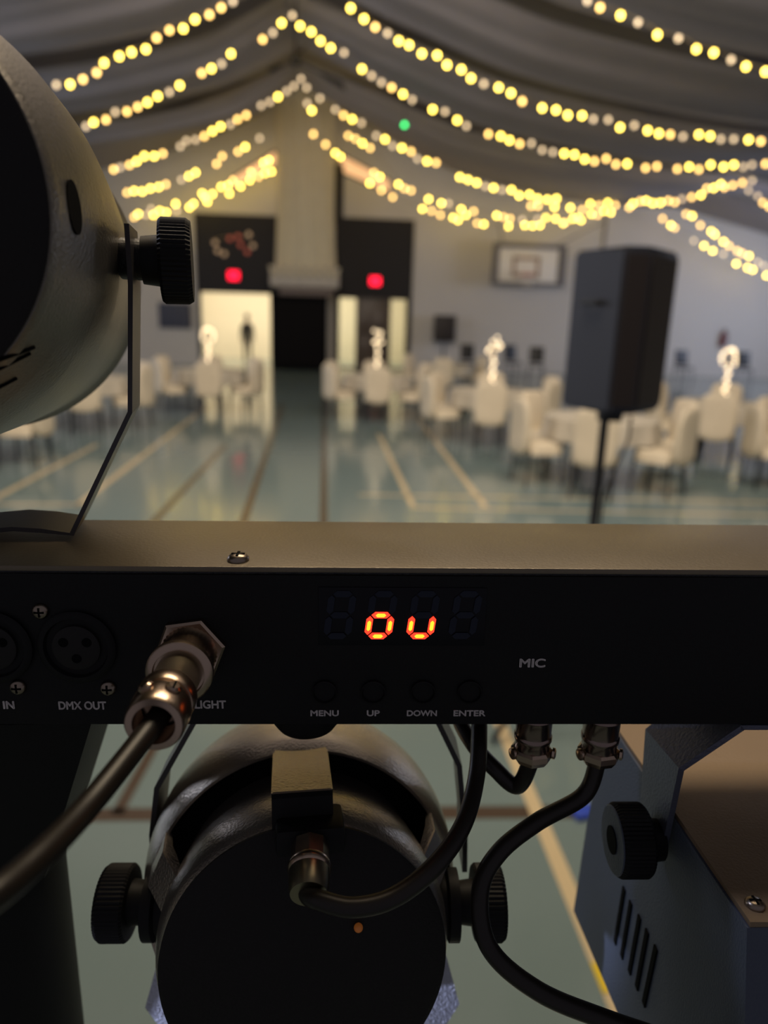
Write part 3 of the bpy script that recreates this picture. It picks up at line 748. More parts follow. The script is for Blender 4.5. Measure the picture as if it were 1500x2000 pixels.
# ================================================================== HALL FURNITURE
def ring(bm, cx, cy, hx, hy, z, n=28, p=3.2, wave=0.0, ph=0.0):
    out = []
    for i in range(n):
        a = 2*math.pi*i/n; c_, s_ = math.cos(a), math.sin(a)
        k = 1/((abs(c_)**p+abs(s_)**p)**(1/p)); w = 1+wave*math.sin(a*7+ph)
        out.append(bm.verts.new((cx+hx*k*c_*w, cy+hy*k*s_*w, z)))
    return out
def loft(bm, rings, top=True, bot=True):
    for a, b in zip(rings, rings[1:]):
        n = len(a)
        for i in range(n): bm.faces.new((a[i], a[(i+1) % n], b[(i+1) % n], b[i]))
    if bot: bm.faces.new(rings[0][::-1])
    if top: bm.faces.new(rings[-1])
CHAIR = {}
def chair_parts():
    bm = NB()
    loft(bm, [ring(bm, 0, -.235, .10, .035, .345, wave=.04), ring(bm, 0, -.235, .175, .055, .375, wave=.04), ring(bm, 0, -.232, .215, .062, .44, wave=.03), ring(bm, 0, -.232, .225, .055, .58), ring(bm, 0, -.240, .225, .048, .74),
              ring(bm, 0, -.255, .212, .04, .87), ring(bm, 0, -.262, .18, .034, .925), ring(bm, 0, -.265, .12, .022, .95)])
    bmesh.ops.recalc_face_normals(bm, faces=bm.faces)
    def done(nm, bm, m_):
        bmesh.ops.recalc_face_normals(bm, faces=bm.faces)
        me = bpy.data.meshes.new(nm); bm.to_mesh(me); bm.free(); me.materials.append(m_); me.shade_smooth(); me.set_sharp_from_angle(angle=R(50)); CHAIR.setdefault(nm, []).append(me)
    done('back_cover', bm, M_cover)
    bm = NB()
    loft(bm, [ring(bm, 0, .01, .235, .245, .36, wave=.03), ring(bm, 0, .01, .225, .235, .45), ring(bm, 0, .01, .215, .225, .475), ring(bm, 0, 0.01, .19, .20, .488)])
    done('seat_cover', bm, M_cover)
    for sx_ in (-1, 1):
        for sy_ in (-1, 1):
            bm = NB(); tube(bm, [(sx_*.19, sy_*.19, .40), (sx_*.205, sy_*.215, .003)], .013, n=8, smooth=False); done('leg', bm, M_blackm)
chair_parts()
def covered_chair(x, y, rz, label, group):
    c_ = bpy.data.objects.new('covered_chair', None); COL.objects.link(c_); c_.location = (x, y, 0); c_.rotation_euler = (0, 0, rz)
    tag(c_, label, 'chair', group)
    for nm, ms in CHAIR.items():
        for me in ms:
            o = bpy.data.objects.new(nm, me); COL.objects.link(o); o.parent = c_
POS = ['front', 'front right', 'rear right', 'rear', 'rear left', 'front left']
def tablecloth_bm(x, y, r, z, drop):
    bm = NB(); n = 96; rows = []
    for (rr, zz, w) in ((r*.3, z, 0), (r, z, 0), (r+.012, z-.008, .0), (r+.02, z-drop*.4, .025), (r+.035, z-drop, .05)):
        rows.append([bm.verts.new((x+rr*(1+w*math.sin(a*11))*math.cos(a), y+rr*(1+w*math.sin(a*11))*math.sin(a), zz)) for a in [2*math.pi*i/n for i in range(n)]])
    bm.faces.new(rows[0])
    for a, b in zip(rows, rows[1:]):
        for i in range(n): bm.faces.new((a[i], a[(i+1) % n], b[(i+1) % n], b[i]))
    return bm
def table(px, pybase, where, tree=None, seats=range(6), rot=0.0, R_=.76):
    g = G(px, pybase, .36); dirv = Vector((g.x, g.y, 0)).normalized()
    cx, cy = g.x + dirv.x*(R_+.26), g.y + dirv.y*(R_+.26)
    t = thing('banquet_table', 'round banquet table under ivory linen, '+where, 'table', (cx, cy, 0), 'round banquet tables')
    bm = NB(); lathe(bm, T(cx, cy, .715), [(.60, 0), (.61, .005), (.61, .025), (.60, .03)], 48); obj('tabletop', bm, M_wood, t)
    for k in range(4):
        a = R(45+90*k); bm = NB(); tube(bm, [(cx+.15*math.cos(a), cy+.15*math.sin(a), .71), (cx+.22*math.cos(a), cy+.22*math.sin(a), .005)], .016, n=8, smooth=False); obj('leg', bm, M_greym, t)
    o = obj('tablecloth', tablecloth_bm(cx, cy, .615, .752, .24), M_cloth, origin=(cx, cy, .752))
    tag(o, 'ivory linen tablecloth on the table '+where, 'tablecloth', 'ivory tablecloths')
    base = math.atan2(-dirv.y, -dirv.x)
    for k in seats:
        a = base + k*math.pi/3 + rot + random.uniform(-.06, .06); rr = R_ + random.uniform(-.02, .05)
        covered_chair(cx+rr*math.cos(a), cy+rr*math.sin(a), a+math.pi/2 , 'ivory-covered chair, %s seat of the table %s' % (POS[k % 6], where), 'covered chairs around the banquet tables')
    if tree is not None:
        hgt, style = tree
        tr = thing('light_tree', 'small lit fairy-light tree centrepiece on the table '+where, 'centrepiece', (cx, cy, .753), 'light tree centrepieces')
        bm = NB(); lathe(bm, T(cx, cy, .753), [(.07, 0), (.10, .02), (.115, .05), (.10, .09), (.06, .11)], 24); obj('vase', bm, M_ceramic if style == 'glow' else M_cloth, tr)
        tips = []
        random.seed(int(px))
        for k in range(11):
            if style == 'arc' or style == 'glow':
                an = R(205-24*k); tips.append(Vector((cx+.10*math.cos(an), cy+.03*math.sin(k), .753+.60+.13*math.sin(an))))
            else:
                rr = .12*math.sqrt(random.random()); tips.append(Vector((cx+rr*math.cos(2.4*k), cy+rr*math.sin(2.4*k), .753+.56+.22*random.random())))
        bm = NB(); tube(bm, [(cx, cy, .85), (cx, cy, .753+.50)], .012, n=8, smooth=False)
        for tp_ in tips: tube(bm, [(cx, cy, .753+.48), ((cx+tp_.x)/2, (cy+tp_.y)/2, tp_.z-.03), tp_], .005, n=5, seg=3)
        obj('branches', bm, M_wire, tr)
        for k in range(9): tips.append(Vector((cx+.02*math.cos(k*2.1), cy+.02*math.sin(k*2.1)-.02, .87+k*.048)))
        for tp_ in tips:
            bm = NB(); ball(bm, tp_, .022, 8); obj('bulb', bm, M_tree, tr)
    return cx, cy
table(410, 775, 'before the bright doorway', tree=(.8, 'arc'))
table(172, 802, 'behind the left spotlight')
table(735, 787, 'before the two lit sidelights', tree=(.8, 'rnd'))
table(955, 830, 'below the basketball backboard', tree=(.8, 'rnd'))
table(1165, 912, 'under the loudspeaker')
table(1400, 860, 'right of the loudspeaker', tree=(.8, 'glow'))
table(868, 752, 'below the wall speaker', seats=range(0, 6, 2))
table(1640, 925, 'cut by the right edge', seats=(0, 5, 4))
table(-80, 872, 'cut by the left edge', seats=(0, 1, 2))
random.seed(11)

# black chairs by the far wall
def black_chair(px, py, rz, label):
    g = G(px, py); c_ = thing('stacking_chair', label, 'chair', T(g.x, g.y, 0) @ Matrix.Rotation(rz, 4, 'Z'), 'black chairs by the far wall')
    M = wm(c_)
    bm = NB(); box(bm, M @ T(0, 0, .45), .46, .46, .05, bev=.015); obj('seat', bm, M_black, c_)
    bm = NB(); box(bm, M @ T(0, .22, .78) @ Matrix.Rotation(R(-8), 4, 'X'), .46, .04, .50, bev=.015); obj('backrest', bm, M_black, c_)
    for sx_ in (-1, 1):
        for sy_ in (-1, 1):
            bm = NB(); tube(bm, [M @ Vector((sx_*.21, sy_*.20, .44)), M @ Vector((sx_*.23, sy_*.23, .01))], .014, n=8, smooth=False); obj('leg', bm, M_black, c_)
black_chair(912, 735, 0, 'black chair by the far wall, left of the backboard centrepiece')
black_chair(1000, 735, .3, 'black chair by the far wall, right of the backboard centrepiece')
black_chair(1045, 742, -.2, 'black chair by the far wall, nearest the left edge of the loudspeaker')
black_chair(1332, 745, .1, 'black chair just right of the loudspeaker, behind the table')
black_chair(1448, 748, -.2, 'black chair farthest right, behind the right-hand table')

# speaker by far wall
a = PY(850, 615, 21.3*K); b = PY(888, 668, 21.3*K)
t = thing('monitor_speaker', 'small black speaker box on a stand against the far wall', 'speaker', ((a.x+b.x)/2, 21.4*K, 0))
bm = NB(); abox(bm, a.x, b.x, 21.4*K-.2, 21.4*K+.2, b.z, a.z, bev=.02); obj('cabinet', bm, M_black, t)
bm = NB(); abox(bm, a.x+.04, b.x-.04, 21.4*K-.215, 21.4*K-.19, b.z+.05, a.z-.05, bev=.005); obj('grille', bm, M_spkfr, t)
bm = NB(); lathe(bm, T((a.x+b.x)/2, 21.4*K, 0), [(.22, 0), (.22, .02), (.03, .04), (.025, b.z)], 20); obj('stand', bm, M_black, t)

# basketball goal
Yb = 21.2*K
a = PY(965, 474, Yb); b = PY(1100, 560, Yb); ia = PY(976, 483, Yb); ib = PY(1087, 553, Yb)
goal = thing('basketball_goal', 'wall-mounted basketball backboard with an orange rim on the pale far wall', 'basketball goal', ((a.x+b.x)/2, WY, b.z))
bm = NB(); abox(bm, ia.x, ib.x, Yb, Yb+.04, ib.z, ia.z, bev=.01); bb = obj('backboard', bm, M_bbwhite, goal)
bm = NB()
for (x0, x1, z0, z1) in ((a.x, ia.x, b.z, a.z), (ib.x, b.x, b.z, a.z), (ia.x, ib.x, ia.z, a.z), (ia.x, ib.x, b.z, ib.z)): abox(bm, x0, x1, Yb-.03, Yb+.07, z0, z1)
obj('frame', bm, M_greym, goal)
mx_ = (ia.x+ib.x)/2; q0 = PY(1002, 500, Yb); q1 = PY(1052, 542, Yb)
bm = NB(); w_ = .11
for (x0, x1, z0, z1) in ((q0.x, q1.x, q0.z-w_, q0.z), (q0.x, q1.x, q1.z, q1.z+w_), (q0.x, q0.x+w_, q1.z, q0.z), (q1.x-w_, q1.x, q1.z, q0.z)): abox(bm, x0, x1, Yb-.008, Yb+.001, z0, z1)
obj('target_square', bm, mat('target_brown', (.40, .24, .14), .5), goal)
qc = (q0.x+q1.x)/2
bm = NB(); torus(bm, T(qc, Yb-.34, q1.z+.06), .23, .025); abox(bm, qc-.06, qc+.06, Yb-.12, Yb-.01, q1.z+.0, q1.z+.10); rim = obj('rim', bm, M_bborg, goal)
bm = NB()
for k in range(12):
    for s in (-1, 1):
        P = []
        for j in range(5):
            an = 2*math.pi*k/12 + s*j*.26; rr = .23-.026*j; P.append((qc+rr*math.cos(an), Yb-.34+rr*math.sin(an), q1.z+.06-.10*j))
        tube(bm, P, .005, n=4, smooth=False)
obj('net', bm, M_bbwhite, goal)
bm = NB()
for zz in (a.z-.1, b.z+.15):
    for xx in (a.x+.3, b.x-.3): tube(bm, [(xx, Yb+.04, zz), (xx, WY, zz)], .03, n=8, smooth=False)
tube(bm, [PY(1180, 432, Yb+.3), PY(1090, 478, Yb+.05)], .025, n=8, smooth=False); tube(bm, [(a.x+.3, Yb+.05, a.z), (a.x+.3, WY-.02, a.z+.7)], .025, n=8, smooth=False)
obj('bracket', bm, M_greym, goal)
# conduit, extinguisher, wall pad, ornaments, exit signs
q = PY(1185, 420, WY-.05)
bm = NB(); tube(bm, [(q.x, WY-.05, q.z+.5), (q.x, WY-.05, 1.0)], .03, n=8, smooth=False); tag(obj('conduit', bm, M_greym, origin=(q.x, WY-.05, 1.0)), 'thin grey vertical pipe on the far wall above the loudspeaker', 'pipe')
q = PY(1411, 672, WY-.12)
t = thing('fire_extinguisher', 'dark red fire extinguisher hanging on the far wall at right', 'fire extinguisher', (q.x, WY-.12, q.z-.1))
z0 = q.z-.1
bm = NB(); lathe(bm, T(q.x, WY-.12, z0), [(.09, 0), (.10, .02), (.10, .42), (.07, .50), (.03, .53)], 20); obj('cylinder', bm, M_red, t)
bm = NB(); abox(bm, q.x-.03, q.x+.03, WY-.16, WY-.08, z0+.53, z0+.60, bev=.01); abox(bm, q.x-.02, q.x+.12, WY-.14, WY-.10, z0+.60, z0+.63, bev=.005); obj('valve', bm, M_black, t)
bm = NB(); tube(bm, [(q.x+.03, WY-.13, z0+.55), (q.x+.14, WY-.15, z0+.4), (q.x+.12, WY-.15, z0+.1)], .014, n=8); obj('hose', bm, M_black, t)
panel_rect('wall_pad', 'dark navy padded panel on the far wall left of the bright doorway', 'wall pad', 308, 590, 374, 642, WY-.12, .1, M_navy, bev=.03)
for px, py, w_ in ((456, 538, 'above the open bright doorway'), (733, 549, 'above the door with two sidelights')):
    q = PY(px, py, WY-.2)
    t = thing('exit_sign', 'glowing red exit sign '+w_, 'sign', (q.x, WY-.1, q.z-.12), 'red exit signs')
    bm = NB(); abox(bm, q.x-.20, q.x+.20, WY-.17, WY-.08, q.z-.16, q.z+.16, bev=.01); obj('housing', bm, M_black, t)
    bm = NB(); abox(bm, q.x-.175, q.x+.175, WY-.185, WY-.168, q.z-.14, q.z+.14); obj('sign_face', bm, M_exit, t, smooth=0, label='glowing red face')
q = PY(455, 480, WY-.15)
t = thing('ornament_garland', 'dim cluster of red and tan round ornaments high on the dark wall', 'ornament', (q.x, WY-.1, q.z), None)
bm = NB(); tube(bm, [PY(414, 470, WY-.1), PY(450, 462, WY-.1), PY(495, 465, WY-.1)], .015, n=6); obj('cord', bm, M_wire, t)
for (px, py, k) in ((420, 474, 1), (449, 466, 0), (486, 458, 1), (465, 462, 0), (438, 496, 1), (494, 480, 1), (425, 490, 1), (483, 492, 0), (470, 478, 0)):
    bm = NB(); ball(bm, PY(px, py, WY-.14), .075, 12); obj('ornament', bm, M_ornr if k == 0 else M_ornt, t)

# draped column, sign board and black kiosk between the doors
Yk = 20.4*K
ka = PY(530, 575, Yk); kb = PY(640, 575, Yk)
kt = ka.z
t = thing('kiosk', 'tall black booth standing against the far wall between the doors', 'booth', ((ka.x+kb.x)/2, Yk+.5, 0))
bm = NB(); abox(bm, ka.x, kb.x, Yk, Yk+1.0, 0.0, kt, bev=.02); obj('body', bm, M_void, t)
bm = NB(); abox(bm, ka.x+.1, kb.x-.1, Yk-.03, Yk+.0, .15, kt-.2, bev=.01); obj('front_shutter', bm, mat('shutter_black', (.006, .005, .005), .8, spec=.1), t)
a = PY(545, 562, Yk-.1); b = PY(650, 597, Yk-.1)
bm = NB(); abox(bm, a.x, b.x, Yk-.06, Yk+.9, kt+.0, kt+.25, bev=.02); obj('brown_band', bm, mat('taupe_band', (.16, .12, .10), .6), t)
a = PY(527, 518, Yk-.2); b = PY(662, 562, Yk-.2)
t2 = thing('canopy_box', 'wide pale draped box above the black booth, at the foot of the column', 'canopy', ((a.x+b.x)/2, Yk+.3, kt+.25))
bm = NB(); abox(bm, a.x, b.x, Yk-.2, Yk+.9, kt+.26, a.z, bev=.03); obj('box', bm, M_sign, t2)
bm = NB()
for k in range(7):
    x0 = a.x + (b.x-a.x)*k/7; x1 = a.x + (b.x-a.x)*(k+1)/7
    tube(bm, [(x0, Yk-.22, a.z-.02), ((x0+x1)/2, Yk-.25, a.z-.30), (x1, Yk-.22, a.z-.02)], .045, n=8)
obj('swag', bm, M_colfab, t2)
ca = PY(537, 400, Yk+.1); cb = PY(656, 400, Yk+.1); cxm = (ca.x+cb.x)/2; rw = (cb.x-ca.x)/2
bm = NB(); n = 96; rows = []
zb0 = a.z; zt0 = topz(cxm)-.02
for j in range(14):
    f = j/13; zz = zb0 + (zt0-zb0)*f; sc = 1.0 - .10*math.sin(math.pi*f)
    rows.append([bm.verts.new((cxm + rw*sc*(1+.045*math.sin(a_*14+j*.25))*math.cos(a_), Yk+.55 + rw*.75*sc*(1+.045*math.sin(a_*14+j*.25))*math.sin(a_), zz)) for a_ in [2*math.pi*i/n for i in range(n)]])
loft(bm, rows)
tag(obj('draped_column', bm, M_colfab, origin=(cxm, Yk+.55, zb0)), 'tall column wrapped in cream fabric rising between the doors', 'column')

# ceiling drapes: swags strung from the ridge to both sides
KX = [K*v for v in (-11.0, -9.0, -6.8, -4.0, -2.0, -.65, .8, 3.0, 5.6, 8.2, 10.6, 12.8, 15.0)]
KZ = [K*v for v in (4.55, 4.60, 4.80, 5.25, 5.75, 6.45, 5.95, 5.25, 4.85, 4.68, 4.70, 4.60, 3.75)]
def dz(x):
    for i in range(len(KX)-1):
        if x <= KX[i+1]:
            t = (x-KX[i])/(KX[i+1]-KX[i]); a0 = KZ[max(i-1, 0)]; a1, a2 = KZ[i], KZ[i+1]; a3 = KZ[min(i+2, len(KZ)-1)]
            if KX[i] == RX: a0 = 2*a1-a2
            if KX[i+1] == RX: a3 = 2*a2-a1
            return .5*((2*a1)+(a2-a0)*t+(2*a0-5*a1+4*a2-a3)*t*t+(3*a1-a0-3*a2+a3)*t**3)
    return KZ[-1]
bays = [(4.8, 7.7, 'nearest the camera'), (8.2, 10.4, 'second from the camera'), (11.0, 13.0, 'third from the camera'), (13.6, 16.2, 'fourth from the camera'), (16.9, 18.8, 'fifth from the camera'), (19.3, 21.4*K, 'farthest, by the end wall')]
for (y0, y1, w_) in bays:
    y0 *= K; y1 *= K
    for s, wn in ((-1, 'left'), (1, 'right')):
        x0, x1 = (XL+.1, RX) if s < 0 else (RX, XR-.1)
        bm = NB(); nx, ny = 60, 26; g = []
        for i in range(nx+1):
            x = x0+(x1-x0)*i/nx; row = []; up_ = (.2 + .95*math.exp(-((x-RX)/5.0)**2)) if y0 > 22 else 0
            for j in range(ny+1):
                v = j/ny; y = y0+(y1-y0)*v
                fold = .035*math.sin(v*31+x*.4)+.05*math.sin(v*13+s)
                sagv = -.20*math.sin(math.pi*v)*min(1, abs(x-RX)/2)
                row.append(bm.verts.new((x, y, min(dz(x)+.22+up_+sagv+fold, topz(x)-.05))))
            g.append(row)
        for i in range(nx):
            for j in range(ny): bm.faces.new((g[i][j], g[i+1][j], g[i+1][j+1], g[i][j+1]))
        o = obj('ceiling_drape', bm, M_fabric, origin=(RX, (y0+y1)/2, 6.4*K), smooth=80)
        tag(o, 'sheer grey-taupe fabric swag under the %s roof slope, %s' % (wn, w_), 'drape', 'fabric swags under the roof')
# ceiling fan: dark hub with blades near the ridge
q = PY(578, 118, 13.9*K)
t = thing('ceiling_fan', 'dark ceiling fan hanging under the ridge in front of the column', 'fan', (q.x, q.y, q.z))
bm = NB(); lathe(bm, T(q.x, q.y, q.z-.1), [(.05, 0), (.12, .03), (.12, .13), (.05, .18)], 20); obj('hub', bm, M_black, t)
bm = NB(); tube(bm, [(q.x, q.y, q.z+.05), (q.x, q.y, topz(q.x)-.02)], .018, n=8, smooth=False); obj('rod', bm, M_black, t)
for tgt in (PY(528, 138, 13.6*K), PY(672, 170, 13.6*K), PY(590, 96, 14.6*K)):
    d = tgt-q; bm = NB(); side = Vector((-d.y, d.x, 0)).normalized()
    c0 = q+d.normalized()*.1; c1 = q+d*.55; 
    tube(bm, [c0, c1], .02, n=8, smooth=False)
    for a_, b_, wd in ((c1, tgt, .10),):
        prism(bm, [a_-side*wd*.6+Vector((0, 0, .03)), a_+side*wd*.6-Vector((0, 0, .03)), b_+side*wd-Vector((0, 0, .05)), b_-side*wd+Vector((0, 0, .05))], (0, 0, .02))
    obj('blade', bm, M_black, t)
q = PY(790, 244, 15*K)
t = thing('indicator_light', 'small round green lamp on the drapes above the column', 'lamp', q)
bm = NB(); lathe(bm, frame_from(q+Vector((0, .07, 0)), (0, -1, 0)), [(.06, 0), (.06, .05)], 16); obj('housing', bm, M_black, t)
bm = NB(); ball(bm, q, .045, 12); obj('lens', bm, M_green, t)
bm = NB(); tube(bm, [q+Vector((0, .06, 0)), Vector((q.x, q.y+.06, topz(q.x)-.02))], .008, n=6, smooth=False); obj('hanging_rod', bm, M_black, t)

# ================================================================== STRING LIGHTS
def strand(pts, Y, where, size, wire=True):
    P = []
    for p in pts:
        k = p[2] if len(p) > 2 else random.choice((0, 0, 0, 1, 1))
        P.append((PY(p[0], p[1], Y*K + random.uniform(-.12, .12)), k))
    size *= K
    mid = P[len(P)//2][0]
    t = thing('string_light', 'string of warm glowing bulbs '+where, 'string light', mid, 'warm string lights under the roof')
    srt = sorted([p for p, k in P], key=lambda v: v.x)
    bm = NB(); 
    tube(bm, [v + Vector((0, 0, size*.6)) for v in srt], .006, n=5, smooth=False); obj('wire', bm, M_wire, t)
    for p, k in P:
        bm = NB(); ball(bm, p, size/2, 8, 1.1); obj('bulb', bm, M_bulbs[k], t, label='faint bulb' if k == 2 else None)
D = 2
strand([(1147, 2, D), (1172, 15, 1), (1212, 30, 0), (1246, 44, D), (1284, 68, 0), (1325, 75, D), (1360, 96, 0), (1394, 103, 0), (1428, 117, D), (1457, 130, 0), (1495, 140, 0)], 8, 'in the top right corner, nearest the camera', .05)
strand([(685,16,0),(711,37,0),(733,53,1),(757,65,D),(779,80,0),(799,88,0),(824,105,0),(854,108,0),(873,127,0),(901,136,0),(920,153,0),(945,164,D),(974,171,0),(998,182,0),(1020,198,1),(1059,211,0),(1086,215,0),(1109,225,0),(1137,226,0),(1159,233,D),(1188,234,D),(1211,249,0),(1239,245,D),(1265,255,0),(1287,261,0),(1309,263,1),(1334,267,D),(1365,263,0),(1387,266,0),(1408,272,D),(1433,272,D),(1462,273,0),(1486,276,1)], 10.7, 'forming the uppermost long line on the right slope', .06)
strand([(455,3,D),(432,15,1),(409,29,1),(381,38,0),(358,56,0),(331,59,1),(306,74,1),(285,96,0),(257,102,0),(233,110,0),(203,123,0),(189,142,1),(162,155,1),(137,165,0),(110,166,D)], 10.7, 'forming the uppermost line on the left slope', .06)
strand([(571,30,D),(550,45,0),(533,64,D),(513,77,1),(451,105,0),(433,125,D),(413,134,0),(394,143,1),(351,167,0),(331,180,D),(308,188,0),(288,200,0),(269,209,1),(248,218,1),(225,219,D),(207,234,1),(183,239,0),(168,247,D)], 13.3, 'second line from the top on the left slope', .07)
strand([(586,51,0),(608,62,0),(626,80,0),(646,94,0),(672,103,D),(707,135,0),(726,148,D),(745,161,D),(765,171,1),(787,184,0),(805,195,D),(845,214,0),(869,218,D),(893,235,0),(911,246,D),(954,262,1),(978,266,0),(995,274,0),(1015,281,1),(1038,280,D),(1059,293,D),(1080,297,D),(1102,300,0),(1122,302,0),(1142,311,0),(1161,315,1),(1184,310,1),(1203,321,1),(1225,320,0),(1261,328,1),(1283,325,1),(1323,330,1),(1346,326,0),(1365,331,1),(1388,322,0),(1413,326,0),(1433,322,0),(1452,326,D),(1469,322,D),(1495,320,1)], 13.3, 'second long line from the top on the right slope', .07)
strand([(588,154,D),(574,168,D),(560,178,D),(543,189,0),(527,199,D),(510,206,D),(481,225,1),(464,233,1),(450,243,D),(431,247,0),(415,256,0),(399,266,1),(382,273,D),(364,275,D),(352,286,D),(318,300,1),(301,305,0),(282,305,0),(267,315,0),(253,322,1),(235,327,D),(222,331,1)], 16.5, 'third line from the top on the left slope', .08)
strand([(599,171,D),(625,192,D),(600,202,D),(609,216,0),(655,214,D),(671,225,1),(688,233,0),(706,240,D),(735,265,D),(752,272,0),(767,285,D),(785,289,0),(803,296,1),(815,310,D),(834,315,0),(852,318,1),(898,346),(914,351),(931,357),(948,364,D),(964,367),(981,371,D),(999,371,0),(1014,382),(1034,380,0),(1050,388),(1069,390,0),(1087,388,0),(1037,402),(1051,402),(1083,404),(1114,406,0)], 16.5, 'third line from the top on the right slope', .08)
strand([(507,270,D),(479,287,0),(465,296,1),(434,305,1),(423,320,1),(382,337,0),(369,344,0),(354,351,D),(324,360,1),(310,365,0),(294,368,0),(278,374,0),(262,373,0),(248,376,1)], 18.9, 'fourth line from the top on the left slope', .085)
strand([(612,262,1),(636,282,1),(655,299,0),(680,265,1),(694,271,1),(708,280,0),(723,289,1),(778,360,0),(790,368,1),(803,372,1),(837,389,0),(862,397,0),(876,397,D),(901,409,0),(925,413,1),(970,421,0),(983,424,1),(996,427,1),(1020,429,D),(1050,428,D),(1085,427,0),(1103,435,1),(1119,427,0),(1135,430,0),(1137,410,1),(1153,398,0),(1170,401,1),(1187,396,0),(1202,401,1)], 18.9, 'fourth line from the top on the right slope', .085)
strand([(580,295,D),(565,308,1),(555,318,1),(525,313),(515,318),(530,335),(518,338),(505,345),(490,335),(488,352),(455,352),(445,362),(432,365),(470,364),(448,378),(415,379),(400,385,0),(395,378),(405,394),(378,398,0),(370,405),(343,398,0),(345,412,D),(325,415),(312,412,0),(295,408,D),(300,420),(285,420,D),(270,418,0),(262,424)], 21, 'lowest line on the left slope, above the dark wall', .09)
strand([(623,297),(640,310),(650,315),(665,306),(730,337),(742,345),(722,358),(745,372),(767,385),(825,408),(843,412),(860,420),(885,425),(895,430),(910,420),(932,436),(945,438),(993,442,0),(1025,440,0),(1040,441),(1055,440),(1066,425),(1100,436),(1128,425),(1155,418,0),(1167,420),(1180,412),(1193,415)], 21, 'lowest line on the right slope, dipping over the backboard', .09)
strand([(1229,405),(1236,398,0),(1250,393),(1262,392,0),(1275,397),(1290,396,0),(1305,392),(1318,395),(1332,389,D),(1351,385),(1369,381,0),(1380,368),(1394,367),(1408,360,0),(1415,366),(1431,362),(1450,357),(1469,353,D)], 16.5, 'rising to the right above the loudspeaker', .08)
strand([(1340,418),(1352,422,0),(1368,440),(1389,452,0),(1396,458),(1413,472),(1424,480),(1440,490),(1450,495),(1463,500),(1480,512,D),(1492,519,D)], 18.9, 'falling to the right edge, upper of two', .085)
strand([(1294,427,1),(1310,440),(1318,445),(1355,470,D),(1375,480),(1392,490),(1413,496,D),(1438,515),(1460,523),(1470,527),(1497,538)], 21, 'falling to the right edge, lower of two', .09)
strand([(1462,372,D),(1480,383,D),(1490,396,1),(1502,404,1)], 17.2, 'short piece at the right edge', .08)

# ================================================================== SMALL FLOOR ITEMS
q = G(1140, 1592)
bm = NB(); box(bm, T(q.x, q.y, .012) @ Matrix.Rotation(.2, 4, 'Z'), .09, .06, .022, bev=.004); tag(obj('blue_tape_roll', bm, M_blue, origin=(q.x, q.y, 0)), 'small blue block on the floor left of the slate grey stage light', 'block')
a = G(1164, 1882); b = G(1188, 1940)
bm = NB(); d = (b-a).normalized(); s = Vector((-d.y, d.x, 0))*.016
prism(bm, [a-s+Vector((0,0,.002)), a+s+Vector((0,0,.002)), b+s+Vector((0,0,.002)), b-s+Vector((0,0,.002))], (0, 0, .003)); tag(obj('floor_tape', bm, M_yellow, origin=a), 'short strip of yellow tape on the floor beside the slate grey stage light', 'tape')

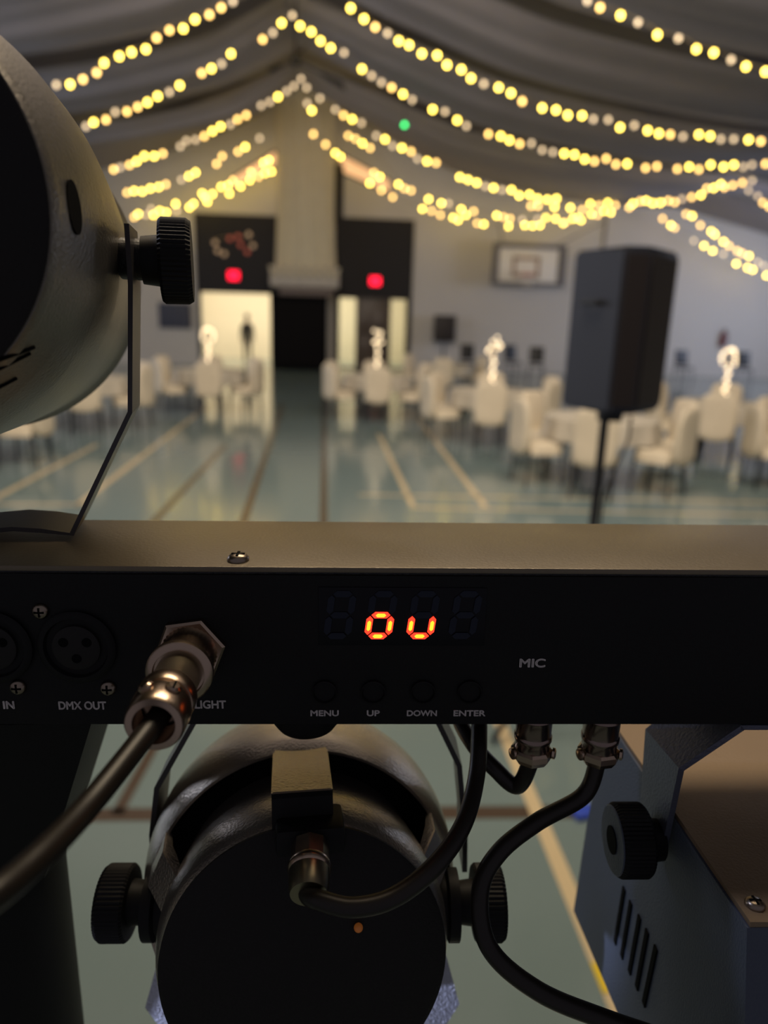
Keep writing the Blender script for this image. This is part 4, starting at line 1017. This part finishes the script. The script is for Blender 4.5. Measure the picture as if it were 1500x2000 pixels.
# ================================================================== PERSON IN THE DOORWAY
q = PY(484, 706, 22.8*K)
bx_, by_ = q.x, 22.8*K
pt = thing('person', 'person in dark clothes standing in the bright doorway, arms at the sides', 'person', (bx_, by_, 0))
J = {'pel': (0, 0, .93, .19, .13), 'wai': (0, 0, 1.08, .18, .12), 'che': (0, 0, 1.30, .20, .13), 'nec': (0, .0, 1.46, .055, .055), 'hd0': (0, -.01, 1.56, .075, .085), 'hd1': (0, -.01, 1.67, .08, .09), 'hd2': (0, 0, 1.74, .045, .05)}
for s, n_ in ((-1, 'L'), (1, 'R')):
    J['sh'+n_] = (s*.17, 0, 1.39, .055, .055); J['el'+n_] = (s*.225, .02, 1.12, .042, .042); J['wr'+n_] = (s*.235, -.03, .88, .028, .028); J['pa'+n_] = (s*.235, -.04, .81, .035, .02)
    J['hp'+n_] = (s*.09, 0, .88, .085, .09); J['kn'+n_] = (s*.10, -.02, .50, .058, .06); J['an'+n_] = (s*.11, .02, .09, .04, .045); J['to'+n_] = (s*.13, -.13, .035, .04, .03)
    for k in range(4): J['f%d%s' % (k, n_)] = (s*.235+(k-1.5)*.0, -.065+.016*k, .775, .009, .009); J['g%d%s' % (k, n_)] = (s*.228, -.068+.017*k, .725+.006*abs(k-1.5), .008, .008)
    J['th'+n_] = (s*.215, -.085, .80, .010, .010); J['tt'+n_] = (s*.208, -.095, .765, .009, .009)
E_ = [('pel', 'wai'), ('wai', 'che'), ('che', 'nec'), ('nec', 'hd0'), ('hd0', 'hd1'), ('hd1', 'hd2')]
for n_ in 'LR':
    E_ += [('che', 'sh'+n_), ('sh'+n_, 'el'+n_), ('el'+n_, 'wr'+n_), ('wr'+n_, 'pa'+n_), ('pel', 'hp'+n_), ('hp'+n_, 'kn'+n_), ('kn'+n_, 'an'+n_), ('an'+n_, 'to'+n_), ('pa'+n_, 'th'+n_), ('th'+n_, 'tt'+n_)]
    for k in range(4): E_ += [('pa'+n_, 'f%d%s' % (k, n_)), ('f%d%s' % (k, n_), 'g%d%s' % (k, n_))]
ks = list(J); me = bpy.data.meshes.new('body'); me.from_pydata([J[k][:3] for k in ks], [(ks.index(a), ks.index(b)) for a, b in E_], [])
o = bpy.data.objects.new('body', me); COL.objects.link(o)
md = o.modifiers.new('s', 'SKIN'); md.use_smooth_shade = True
for i, k in enumerate(ks):
    sv = me.skin_vertices[0].data[i]; sv.radius = J[k][3:5]; sv.use_root = (k == 'pel')
o.modifiers.new('b', 'SUBSURF').levels = 1
dg = bpy.context.evaluated_depsgraph_get(); me2 = bpy.data.meshes.new_from_object(o.evaluated_get(dg)); bpy.data.objects.remove(o)
me2.materials.clear(); me2.materials.append(M_silh); me2.materials.append(M_skin)
for p_ in me2.polygons:
    z_ = p_.center.z; p_.material_index = 1 if (z_ > 1.47 or (z_ < .86 and abs(p_.center.x) > .18)) else 0
o = bpy.data.objects.new('body', me2); COL.objects.link(o); o.parent = pt
bm = NB(); c0 = Vector((bx_, by_, 1.66)); ball(bm, c0+Vector((0, .012, .03)), .098, 16, 1.1); obj('hair', bm, M_silh, pt)
bm = NB()
ball(bm, c0+Vector((0, -.10, -.01)), .014, 8, 1.4); obj('nose', bm, M_skin, pt)
